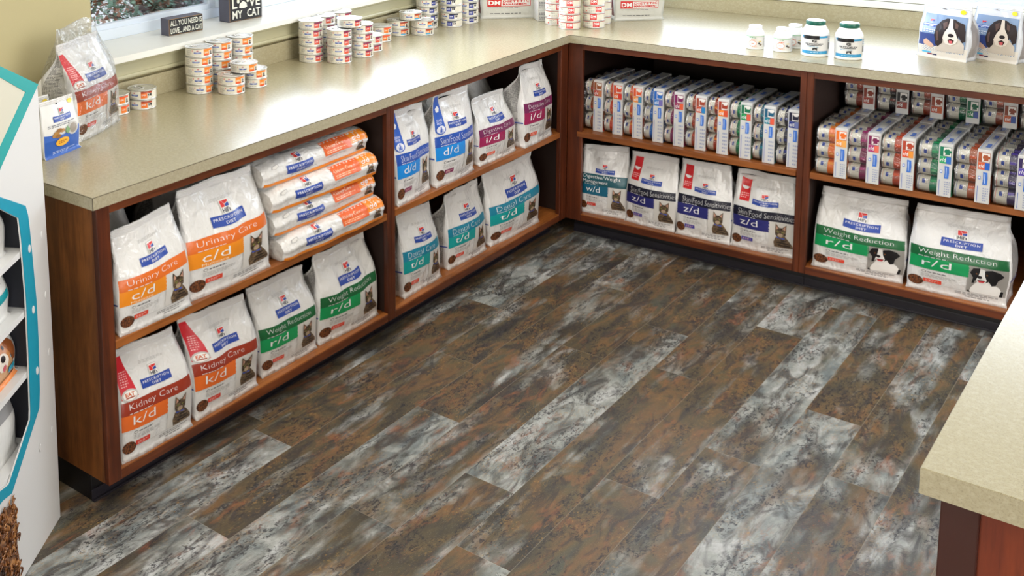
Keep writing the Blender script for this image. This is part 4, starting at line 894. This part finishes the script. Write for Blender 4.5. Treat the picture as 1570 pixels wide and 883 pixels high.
stack('zd', -.531, -.092, 6, 'dark blue labelled can, front tall stack beside the grey bag', gD, -40)
stack('zd', -.520, .030, 6, 'dark blue labelled can, right tall stack beside the grey bag', gD, -18)
gE = 'red and white DM cans at the worktop corner'
stack('dm', -.170, .205, 6, 'red and white can, left stack at the corner', gE, 8)
stack('dm', -.076, .150, 6, 'red and white can, front stack at the corner', gE, -4, rdm=20)
stack('dm', -.004, .236, 6, 'red and white can, front right stack at the corner', gE, -4, rdm=18)
stack('dm', -.022, .345, 6, 'red and white can, back stack at the corner', gE, -40)
# cartons behind
b = MB(); b.box((-.03, -.04, 0), (.03, .04, .05), M['card_white'], .002)
a = Art(); a.micro(-.024, .008, .024, .042, 5, (130, 130, 136), 1); a.apply(b, lambda x, y, o: (x, -.04-o, y)); cr = b.build('small_carton')
cr.location = (-.265, .262, H); cr.rotation_euler = (0, 0, math.radians(40)); tag(cr, 'small white carton left of the red and white cans, lowest of three', 'carton', 'white cartons by the red cans')
for k in (1, 2):
    c = cr.copy(); COL.objects.link(c); c.location = (-.265, .262, H+.0503*k); tag(c, 'small white carton left of the red and white cans, '+('middle of three' if k == 1 else 'top of three'), 'carton', 'white cartons by the red cans')

# grey-white DM bags
def dm_art(W, Hb):
    a = Art(); y0, y1 = .195*Hb, .315*Hb
    a.rect(.10*W, y0, .88*W, y1, (206, 40, 40), 1); a.rect(.345*W, y0+.008*Hb, .87*W, y1-.008*Hb, (226, 226, 224), 2); a.text('DM', .12*W, y0+.025*Hb, .325*W, y1-.025*Hb, WHT, 2, .03)
    a.text('DIETETIC', .37*W, .262*Hb, .85*W, .297*Hb, (206, 40, 40), 3, .04, 1.2); a.text('MANAGEMENT', .37*W, .215*Hb, .85*W, .25*Hb, (206, 40, 40), 3, .04, 1.1)
    a.micro(.12*W, .165*Hb, .86*W, .182*Hb, 1, (130, 130, 132), 1); a.micro(.15*W, .07*Hb, .9*W, .095*Hb, 1, (110, 110, 112), 1, 8)
    a.rect(.1*W, .6*Hb, .9*W, .9*Hb, (206, 40, 40), 1)
    return a
fg = mat('bag_film_grey', rgb(206, 206, 200), .3, bump=(16, .5, .012)); sg = mat('bag_side_plum', rgb(96, 44, 60), .35, bump=(16, .4, .01))
make_bag('pet_food_bag', (-.505, .130, H), 41.5, .252, (.012, .30), (.240, .30), .05, .12, 'c/d', 'greyish white bag with red DM print standing behind the blue cans', art=dm_art(.252, .30), body=fg, sidem=sg, side_line=None, wr=.5)
make_bag('pet_food_bag', (.015, .415, H), 42.7, .212, (.010, .29), (.205, .29), .05, .11, 'c/d', 'greyish white bag with red DM print right of the red cans', art=dm_art(.212, .29), body=fg, sidem=sg, side_line=None, wr=.5)

# ------------------------------------------------------------------ clear-wrapped kidney care bag and treat pouches at the left
ka = bag_art(.262, .285, 'k/d', 'cat', 'red_eat', 77)
wb = make_bag('pet_food_bag', (-.436, -2.372, H), 111.6, .262, (.02, .295), (.245, .300), .06, .14, 'k/d', 'kidney care bag wrapped in crinkled clear plastic, on the left end of the worktop', ribbon='red_eat', seed=77, art=ka)
def clear_wrap(root, W, Hh, d):
    V = []; n = 40; nv = 26
    for j in range(nv+1):
        v = j/nv; z = Hh*v; dd = lerp(d+.008, .006, sm(.5, 1, v)); yc = lerp(d/2, .075, sm(.4, 1, v)); hw = W/2+.008-.022*sm(.6, 1, v)*1.0
        for k in range(n):
            a = 2*PI*k/n; ca, sa = math.cos(a), math.sin(a); e = .35
            x = W/2+hw*math.copysign(abs(ca)**e, ca); y = yc+(dd/2+.012*(1-v))*math.copysign(abs(sa)**.5, sa)
            w = .007*noise.noise(Vector((x*22, z*14, y*14)))*sm(.02, .4, v); V.append((x+w, y-.008+w, z+.001+.012*noise.noise(Vector((x*9, 3, 3)))*sm(.9, 1, v)))
    F_ = [(j*n+k, j*n+(k+1) % n, (j+1)*n+(k+1) % n, (j+1)*n+k) for j in range(nv) for k in range(n)]
    m = MB(); m.add(V, F_, M['clear_wrap'], True); m.build('clear_wrap', root)
clear_wrap(wb, .262, .345, .14)
def pouch(loc, ang, W, Hh, d, label, art, body, group=None, tilt=.03, name='treat_pouch', seed=3, sidem=None):
    r = make_bag(name, loc, ang, W, (.002, Hh), (W-.002, Hh*.985), tilt, d, 'c/d', label, art=art, body=body, sidem=sidem or body, side_line=None, cat_='treat pouch', group=group, seed=seed, bulge=.008, wr=.45)
    return r
def treat_blue(W, Hh):
    a = Art(); a.rect(0, 0, W, .30*Hh, (46, 92, 176), 1); a.poly([(0, .30*Hh), (W, .30*Hh), (W, .44*Hh), (W*.5, .36*Hh), (0, .42*Hh)], (60, 104, 190), 1)
    hills_logo(a, .55*W, .66*Hh, .52*W); a.micro(.12*W, .52*Hh, .9*W, .58*Hh, 2, (110, 110, 120), 1)
    a.ell(.88*W, .90*Hh, .075*W, .042*Hh, (236, 206, 60), 2); a.ell(.47*W, .92*Hh, .025*W, .013*Hh, (60, 60, 64), 2)
    for i, (x, y) in enumerate(((.3, .42), (.38, .46), (.46, .44), (.34, .36), (.26, .38))): a.ell(x*W, y*Hh, .08*W, .035*Hh, [(176, 130, 70), (150, 104, 54)][i % 2], 3+i % 2, 10)
    a.ell(.78*W, .42*Hh, .16*W, .12*Hh, (196, 194, 190), 3); a.ell(.78*W, .42*Hh, .11*W, .09*Hh, (150, 140, 128), 4)
    a.ell(.46*W, .24*Hh, .19*W, .075*Hh, (236, 176, 54), 5); a.micro(.34*W, .21*Hh, .58*W, .27*Hh, 2, (150, 70, 30), 6); a.micro(.2*W, .05*Hh, .85*W, .10*Hh, 2, (190, 205, 235), 2); a.poly([(.6*W, .5*Hh), (.68*W, .42*Hh), (.62*W, .34*Hh), (.54*W, .40*Hh)], (120, 160, 110), 4)
    return a
pw = mat('pouch_white', rgb(226, 226, 224), .26, bump=(18, .35, .01))
pouch((-.368, -2.556, H), 100.5, .150, .168, .05, 'small blue and white treat pouch in front of the wrapped bag', treat_blue(.15, .166), pw, seed=41, tilt=.012)
pouch((-.430, -2.600, H), 99, .150, .165, .05, 'dark blue and white treat pouch just behind the small blue one', treat_blue(.15, .163).rect(0, 0, .15, .11, (36, 40, 80), 7), pw, seed=42, tilt=.012)
def treat_dog(W, Hh, k):
    a = Art(); a.rect(.06*W, .12*Hh, .94*W, .80*Hh, (126, 150, 184), 1); a.rect(0, .22*Hh, .5*W, .44*Hh, (48, 66, 130), 2); a.rect(0, .0, W, .22*Hh, (214, 208, 200), 1)
    a.ell(.84*W, .885*Hh, .06*W, .04*Hh, (236, 206, 40), 2); a.poly([(.38*W, .90*Hh), (.5*W, .90*Hh), (.44*W, .925*Hh)], (130, 128, 130), 2)
    fu, f2, mz = (42, 32, 36), (92, 70, 66), (222, 212, 204); X = lambda t: t*W; Y = lambda t: t*Hh
    P = lambda q: [(X(x_), Y(y_)) for x_, y_ in q]
    a.poly(P([(.36, .14), (.42, .34), (.55, .44), (.8, .42), (.92, .3), (.94, .14)]), (196, 186, 176), 3)
    a.poly(P([(.44, .70), (.36, .60), (.33, .42), (.36, .26), (.42, .22), (.5, .3), (.52, .5), (.58, .66)]), fu, 4)
    a.poly(P([(.74, .72), (.9, .68), (.94, .55), (.94, .38), (.88, .34), (.82, .44), (.78, .6)]), fu, 4)
    a.poly(P([(.44, .70), (.54, .75), (.70, .75), (.80, .70), (.84, .56), (.80, .42), (.50, .42), (.46, .56)]), fu, 4)
    a.poly(P([(.48, .66), (.56, .70), (.58, .60), (.52, .54)]), f2, 5); a.poly(P([(.72, .70), (.79, .66), (.78, .56), (.73, .6)]), f2, 5); a.poly(P([(.37, .5), (.41, .52), (.42, .34), (.38, .32)]), f2, 5)
    a.poly(P([(.60, .75), (.66, .75), (.69, .6), (.76, .5), (.80, .40), (.76, .31), (.66, .27), (.55, .30), (.50, .39), (.54, .5), (.60, .6)]), mz, 5)
    a.ell(X(.665), Y(.455), .058*W, .034*Hh, (34, 28, 34), 6); a.poly(P([(.60, .37), (.665, .40), (.73, .37), (.70, .31), (.63, .31)]), (44, 22, 26), 6); a.poly(P([(.63, .36), (.70, .36), (.69, .31), (.64, .31)]), (206, 96, 104), 7)
    a.ell(X(.57), Y(.575), .022*W, .017*Hh, (14, 10, 10), 6, 8); a.ell(X(.75), Y(.575), .022*W, .017*Hh, (14, 10, 10), 6, 8)
    hills_logo(a, .24*W, .60*Hh, .36*W, False); a.micro(.1*W, .46*Hh, .36*W, .53*Hh, 2, (240, 240, 245), 3); a.poly([(.1*W, .3*Hh), (.16*W, .34*Hh), (.3*W, .26*Hh), (.34*W, .22*Hh), (.28*W, .18*Hh), (.12*W, .24*Hh)], (206, 170, 150), 3)
    a.rect(.08*W, .08*Hh, .28*W, .11*Hh, (90, 180, 220), 2); a.rect(.2*W, .05*Hh, .3*W, .075*Hh, (150, 50, 80), 2); a.rect(.31*W, .045*Hh, .4*W, .07*Hh, (50, 50, 90), 2)
    return a
pp = mat('pouch_pale', rgb(204, 208, 216), .14, bump=(18, .45, .012)); pg = mat('pouch_side', rgb(150, 146, 148), .3, bump=(18, .4, .01))
for (x, y, an, W_, lab) in ((1.224, .366, -17, .165, 'dog treat pouch with a puppy face, leftmost of the treat pouches by the back wall'), (1.378, .432, -20, .155, 'dog treat pouch with a puppy face, middle of the treat pouches'), (1.545, .470, -14, .155, 'dog treat pouch cut off by the right picture edge')):
    pouch((x, y, H), an, W_, .205, .07, lab, treat_dog(W_, .203, 1), pp, 'dog treat pouches on the back worktop', .02, seed=int(x*40), sidem=pg)

# ------------------------------------------------------------------ supplement bottles
def bottle(big, loc, rz, label, group):
    r = empty('supplement_bottle', loc, rz, label, 'bottle', group)
    R_, h = (.0475, .118) if big else (.0335, .082)
    nk = R_*.70; sh = h*.78
    MB().lathe([(R_*.9, 0), (R_*.97, .001), (R_, .004), (R_, sh*.93), (R_*.985, sh), (R_*.92, sh+.25*(h-sh)), (nk*1.05, h-.15*(h-sh)), (nk*.92, h), (nk*.9, h+.004)], M['plastic_white'], 40).build('bottle_body', r)
    ch = h*.14
    MB().lathe([(nk*.95, h+.001), (nk, h+.002), (nk, h+ch*.8), (nk*.96, h+ch), (nk*.3, h+ch+.0006)], M['plastic_white' if not big else 'plastic_green'], 36).build('cap', r)
    if big:
        MB().lathe([(nk*.9, h+ch+.0002), (nk*.92, h+ch+.0014), (nk*.3, h+ch+.002)], M['plastic_white'], 36).build('cap_top', r)
    lb = MB(); n = 48; rr = R_+.0004; z0, z1 = h*.10, sh*.90
    lb.add([(rr*math.cos(2*PI*k/n), rr*math.sin(2*PI*k/n), z) for z in (z0, z1) for k in range(n)], [(k, (k+1) % n, n+(k+1) % n, n+k) for k in range(n)], M['card_white'], True)
    a = Art(); hh = z1-z0; w = R_
    if big:
        BL = (44, 140, 186)
        a.rect(-w*1.05, z1-hh*.13, w*1.05, z1-hh*.02, BL, 1); a.rect(-w*.9, z1-hh*.2, -w*.1+.02, z1, (24, 24, 26), 2); a.rect(-w*1.05, z0, w*1.05, z0+hh*.17, BL, 1)
        a.text('G', -.010, z0+hh*.63, .006, z0+hh*.78, (24, 24, 26), 2, .05); a.text('GLYCOFLEX', -w*.72, z0+hh*.51, w*.62, z0+hh*.59, (40, 44, 50), 2, .03); a.rect(-w*.6, z0+hh*.455, w*.5, z0+hh*.49, (60, 64, 70), 1)
        a.micro(-w*.6, z0+hh*.37, w*.6, z0+hh*.42, 1, (60, 150, 190), 1); a.poly([(-.008, z0+hh*.2), (-.004, z0+hh*.2), (-.003, z0+hh*.26), (.004, z0+hh*.26), (.005, z0+hh*.2), (.009, z0+hh*.2), (.008, z0+hh*.33), (.012, z0+hh*.36), (-.007, z0+hh*.33)], (24, 24, 26), 2)
        a.rect(w*1.15, z0+hh*.25, w*1.9, z0+hh*.6, (70, 72, 78), 1); a.micro(w*1.15, z0+hh*.66, w*1.9, z0+hh*.96, 3, (40, 120, 180), 1); a.micro(-w*.5, z0+hh*.06, w*.5, z0+hh*.11, 1, (210, 230, 240), 2)
    else:
        a.rect(-w*1.2, z1-hh*.10, w*1.2, z1-hh*.07, (70, 170, 90), 1); a.micro(-w*.6, z1-hh*.24, w*.4, z1-hh*.13, 1, (60, 150, 90), 1); a.micro(-w*.4, z1-hh*.42, w*.3, z1-hh*.3, 1, (226, 110, 60), 1)
        a.ell(-w*.25, z0+hh*.36, w*.44, w*.36, (232, 130, 84), 1); a.ell(-w*.25, z0+hh*.36, w*.39, w*.31, (232, 232, 230), 2); a.rect(-w*.4, z0+hh*.34, -w*.1, z0+hh*.39, (232, 130, 84), 3)
        a.ell(w*.45, z0+hh*.36, w*.13, w*.13, (60, 50, 46), 2, 10); a.ell(w*.62, z0+hh*.26, w*.14, w*.12, (120, 104, 90), 3, 10); a.rect(w*.4, z0+hh*.5, w*.7, z0+hh*.56, (200, 180, 60), 1); a.micro(w*1.0, z0+hh*.1, w*1.7, z0+hh*.8, 8, (170, 170, 174), 1)
        a.micro(-w*.3, z0+hh*.05, w*.4, z0+hh*.12, 1, (232, 130, 84), 1)
    a.apply(lb, lambda x, y, o: ((rr+o)*math.sin(x/rr), -(rr+o)*math.cos(x/rr), y), .0003, .008, .0003)
    lb.build('bottle_label', r)
gs = 'small white supplement bottles'; gl = 'large green-capped supplement bottles'
bottle(False, (.706, .150, H), .30, 'small white supplement bottle standing apart on the left', gs)
bottle(False, (.806, .156, H), .30, 'small white supplement bottle in front of another small one', gs)
bottle(False, (.822, .252, H), .25, 'small white supplement bottle half behind two others', gs)
bottle(True, (.922, .152, H), .26, 'large white bottle with a green cap beside the small bottles', gl)
bottle(True, (1.036, .160, H), .26, 'large white bottle with a green cap, rightmost of the bottles', gl)

# ------------------------------------------------------------------ box signs on the window sill
def sign(loc, rz, w, h, d, lines, label, paw=None):
    b = MB(); e = .0022
    b.box((0, 0, 0), (w, d, h), M['block_side'], .0018)
    b.box((.0015, -.0006, .0015), (w-.0015, .001, h-.0015), M['block_edge']); b.box((.003, -.001, .003), (w-.003, .0005, h-.003), M['block_black'])
    a = Art()
    for t, x0, y0, x1, y1 in lines: a.text(t, x0*w, y0*h, x1*w, y1*h, (222, 222, 210), 2, .015)
    if paw:
        px, py, s = paw[0]*w, paw[1]*h, paw[2]
        a.poly([(px-.42*s, py-.35*s), (px-.2*s, py-.42*s), (px+.2*s, py-.42*s), (px+.42*s, py-.35*s), (px+.36*s, py-.05*s), (px, py+.16*s), (px-.36*s, py-.05*s)], (222, 222, 210), 2)
        for dx, dy in ((-.5, .18), (-.19, .42), (.19, .42), (.5, .18)): a.ell(px+dx*s, py+dy*s, .14*s, .19*s, (222, 222, 210), 2, 12)
    a.apply(b, lambda x, y, o: (x, -.0012-o, y))
    o = b.build('box_sign'); o.location = loc; o.rotation_euler = (0, 0, rz); tag(o, label, 'sign')
sign((-.762, -1.662, 1.0883), math.radians(84), .165, .064, .048, [('ALL YOU NEED IS', .04, .56, .96, .88), ('LOVE... AND A CAT', .04, .12, .96, .44)], 'long low black block sign reading ALL YOU NEED IS LOVE... AND A CAT')
sign((-.762, -1.332, 1.0883), math.radians(84), .175, .150, .062, [('LOVE', .09, .66, .92, .90), ('L', .08, .35, .23, .61), ('VE', .58, .35, .92, .61), ('MY', .08, .08, .38, .29), ('CAT', .52, .08, .92, .29)], 'tall black block sign with a paw print reading LOVE MY CAT', paw=(.405, .475, .050))

# ------------------------------------------------------------------ cardboard display stand
def display():
    ang = math.atan2(-2.98+2.767, .018+.106)       # direction of the front face, leading away from the cabinet
    r = empty('display_stand', (-.106, -2.767, 0), ang, 'white cardboard display stand with teal hexagon openings at the left edge', 'display stand')
    # local x along the face, y towards the viewer's side is +Y (face normal), z up
    Wd = .80; D_ = .34
    def plate(nm, outer, holes, y0, y1, mt, parent=r):
        """flat board in the x-z plane with straight-sided holes, y0..y1 thick"""
        polys = [[Vector((x, z, 0)) for x, z in outer]]+[[Vector((x, z, 0)) for x, z in h] for h in holes]
        tr = tessellate_polygon(polys); flat = [p for q in polys for p in q]; n = len(flat)
        vs = [(p.x, y1, p.y) for p in flat]+[(p.x, y0, p.y) for p in flat]
        fs = [tuple(t) for t in tr]+[tuple(i+n for i in t[::-1]) for t in tr]; o = 0
        for q in polys:
            m_ = len(q); fs += [(o+i, o+(i+1) % m_, n+o+(i+1) % m_, n+o+i) for i in range(m_)]; o += m_
        b = MB(); b.add(vs, fs, mt); return b.build(nm, parent)
    mir = lambda pts: pts+[(Wd-x, z) for x, z in reversed(pts)]
    outer = mir([(0, .0), (-.004, .13), (-.014, .4), (-.016, .65), (-.014, .911), (-.008, 1.215), (.209, 1.307), (.4, 1.385)][:7])
    outer = [(0, 0), (-.006, .2), (-.014, .5), (-.016, .65), (-.014, .911), (-.008, 1.215), (.209, 1.307), (.40, 1.385), (.60, 1.307), (.808, 1.215), (.814, .911), (.816, .65), (.806, .2), (.80, 0)]
    openI = [(.258, .972), (.157, .912), (.150, .86), (.141, .70), (.146, .55), (.155, .40), (.160, .375), (.306, .288), (.353, .300), (.447, .300), (.494, .288), (.640, .375), (.645, .40), (.654, .55), (.659, .70), (.650, .86), (.643, .912), (.542, .972), (.40, 1.03)]
    openO = [(.254, 1.000), (.112, .928), (.100, .90), (.094, .86), (.078, .66), (.080, .55), (.090, .42), (.100, .375), (.292, .256), (.345, .270), (.455, .270), (.508, .256), (.70, .375), (.71, .42), (.72, .55), (.722, .66), (.706, .86), (.700, .90), (.688, .928), (.546, 1.0), (.40, 1.065)]
    plate('front_board', outer, [openI], -.004, 0, M['cardboard_white'])
    plate('teal_frame', openO, [openI], .0004, .0016, M['teal_blue'])
    hO = [(-.010, 1.213), (.209, 1.309), (.40, 1.388), (.59, 1.309), (.810, 1.213), (.557, 1.07), (.50, 1.03), (.30, 1.03), (.243, 1.07)]
    hI = [(.073, 1.213), (.213, 1.283), (.40, 1.355), (.587, 1.283), (.727, 1.213), (.564, 1.122), (.48, 1.07), (.32, 1.07), (.236, 1.122)]
    plate('header_frame', hO, [hI], .0004, .0026, M['teal']); plate('header_panel', hI, [], .0002, .0012, M['cream_board'])
    hb = MB(); a = Art(); a.micro(.26, 1.16, .54, 1.22, 3, (130, 128, 120), 1, 5); a.apply(hb, lambda x, y, o: (x, .0014+o, y)); hb.build('header_text', r)
    # box sides, back
    b = MB(); b.box((-.004, -D_, 0), (.0, -.004, 1.2), M['cardboard_white']); b.box((Wd, -D_, 0), (Wd+.004, -.004, 1.2), M['cardboard_white']); b.build('side_board', r)
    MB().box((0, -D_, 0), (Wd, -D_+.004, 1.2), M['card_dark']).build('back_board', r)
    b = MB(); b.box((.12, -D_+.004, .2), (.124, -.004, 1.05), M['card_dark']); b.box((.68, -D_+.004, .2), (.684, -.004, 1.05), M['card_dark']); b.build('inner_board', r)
    for z in (.30, .50, .66, .82):
        MB().box((.124, -D_+.004, z-.016), (.68, -.006, z), M['cardboard_white']).build('tray_shelf', r)
    for s_, z in ((.018, .815), (.105, .812), (.014, .648), (.103, .647), (.022, .27), (.109, .269), (.101, .479), (.014, .487)):
        b = MB(); b.lathe([(.0105, 0), (.0105, .0012), (.008, .0022)], M['cardboard_white'], 16, False, 'X')
        b.v = [(p[1]*.7+s_, p[0]+.0002+(.0014 if s_ > .08 else 0), p[2]+z) for p in b.v]; b.build('plastic_rivet', r)

    # printed curly puppy, a die-cut board at the foot of the stand
    rd = random.Random(4); pts = [(.287, 0), (.282, .06), (.290, .12), (.284, .17), (.290, .215), (.31, .236), (.35, .245), (.45, .25), (.52, .22), (.55, .12), (.54, 0)]
    fur = m_fur('print_curls', rgb(48, 26, 14), rgb(120, 72, 36), rgb(190, 136, 84), 26, (1, 1, .8))
    b = MB(); b.prism(pts, 0, .004, fur, lambda x, y, z: (x, .0022+z, y)); 
    for k in range(240):
        x, z = rd.uniform(.286, .5), rd.uniform(.01, .235); aa = rd.uniform(0, 6.28); q = []
        for t in range(6): q.append((x, .007+.002*math.sin(t), z)); x += .008*math.cos(aa); z += .008*math.sin(aa); aa += .55
        b.tube(q, [.0022, .0028, .003, .0026, .002, .0008], fur, 5)
    b.build('puppy_picture', r)
    return r, ang
disp, dang = display()
# bags inside the display
def dloc(s, y, z):
    c, n = math.cos(dang), math.sin(dang); return (-.106+c*s-n*y, -2.767+n*s+c*y, z)
da = Art(); da.rect(0, .05, .17, .07, (20, 150, 160), 1); da.micro(.02, .075, .14, .11, 3, (150, 150, 150), 1)
pm = mat('pouch_white', rgb(226, 226, 224), .26)
def dog_face_art():
    a = Art(); P = lambda pts: [(x*.16, y*.13) for x, y in pts]; tan = (196, 128, 72)
    a.poly(P([(.1, .0), (.95, .0), (.9, .35), (.6, .5), (.3, .4)]), (206, 160, 116), 1); a.ell(.085, .080, .042, .040, tan, 2)
    a.poly(P([(.22, .86), (.04, .6), (.08, .3), (.22, .34), (.34, .7)]), (150, 84, 42), 3); a.poly(P([(.78, .9), (1.0, .62), (.96, .3), (.84, .34), (.7, .7)]), (150, 84, 42), 3)
    a.ell(.085, .058, .026, .022, (236, 226, 214), 3); a.ell(.085, .068, .011, .008, (40, 30, 30), 4, 12); a.ell(.068, .088, .005, .005, (20, 14, 12), 4, 8); a.ell(.104, .088, .005, .005, (20, 14, 12), 4, 8)
    a.ell(.086, .044, .009, .008, (210, 100, 110), 5, 10); a.rect(0, 0, .16, .012, (236, 150, 90), 6); a.rect(.11, .02, .15, .035, (30, 150, 180), 6); return a
for (s, z, hh, lab, ar) in ((.33, .82, .145, 'white pouch on the top tier of the teal-framed display', plain), (.33, .66, .13, 'white pouch with a teal stripe on the second tier of the display', da), (.31, .50, .135, 'pouch printed with a tan puppy on the third tier of the display', dog_face_art()), (.33, .30, .17, 'white glossy pouch on the bottom tier of the display', plain)):
    make_bag('treat_pouch', dloc(s, -.045, z), math.degrees(dang)+180, .17, (.002, hh), (.168, hh), .02, .06, 'c/d', lab, art=ar, body=pm, sidem=pm, side_line=None, cat_='treat pouch', bulge=.01, wr=.6)

# ------------------------------------------------------------------ outside the left window
mat('pavement', rgb(196, 196, 198), .8, bump=(30, .2, .01)); mat('bark', rgb(92, 66, 50), .8); mat('juniper_green', rgb(128, 160, 140), .7); mat('juniper_brown', rgb(168, 116, 90), .7)
og = MB().box((-12, -9, .30), (-.96, 12, .34), M['pavement']).build('ground_outside'); struct(og)
og = MB().box((-.93, 1.2, .30), (9, 12, .34), M['pavement']).build('ground_outside'); struct(og)
def bush():
    rd = random.Random(11); r = empty('juniper_bush', (-2.2, -.6, .34), 0, 'sprawling juniper bush with bare brown twigs outside the left window', 'bush')
    st = MB(); gr = MB(); br = MB()
    def branch(p, d, L, rad, depth):
        pts = [p]; rr = [rad]; q = p.copy()
        for i in range(6):
            d = (d+Vector((rd.uniform(-.3, .3), rd.uniform(-.3, .3), rd.uniform(-.18, .26)))).normalized(); q = q+d*L/6; q.x = min(q.x, 1.0); pts.append(q.copy()); rr.append(rad*(1-.13*(i+1)))
            if depth < 3 and rd.random() < .62: branch(q.copy(), (d+Vector((rd.uniform(-1, 1), rd.uniform(-1, 1), rd.uniform(-.4, .7)))).normalized(), L*.55, rad*.55, depth+1)
        st.tube(pts, rr, M['bark'], 5)
        if depth >= 2:
            for _ in range(26):
                c = Vector((min(q.x, 1.0), q.y, q.z))+Vector((rd.gauss(0, .09), rd.gauss(0, .09), rd.gauss(0, .06))); w = Vector((rd.uniform(-1, 1), rd.uniform(-1, 1), rd.uniform(-.3, 1))).normalized(); s = w.cross(Vector((.3, .2, 1))).normalized(); le = rd.uniform(.02, .05)
                tgt = gr if rd.random() < .62 else br
                tgt.add([c-s*.005, c+w*le*.5-s*.009, c+w*le, c+w*le*.5+s*.009, c+s*.005], [(0, 1, 2, 3, 4)], M['juniper_green' if tgt is gr else 'juniper_brown'])
    for k in range(16):
        y = -2.6+k*.26; branch(Vector((rd.uniform(-.5, .3), y+.6+rd.uniform(-.2, .2), .0)), Vector((rd.uniform(-.1, .5), rd.uniform(-.6, .6), 1)).normalized(), rd.uniform(.8, 1.25), .022, 0)
    st.build('branches', r); gr.build('green_foliage', r); br.build('brown_foliage', r)
bush()
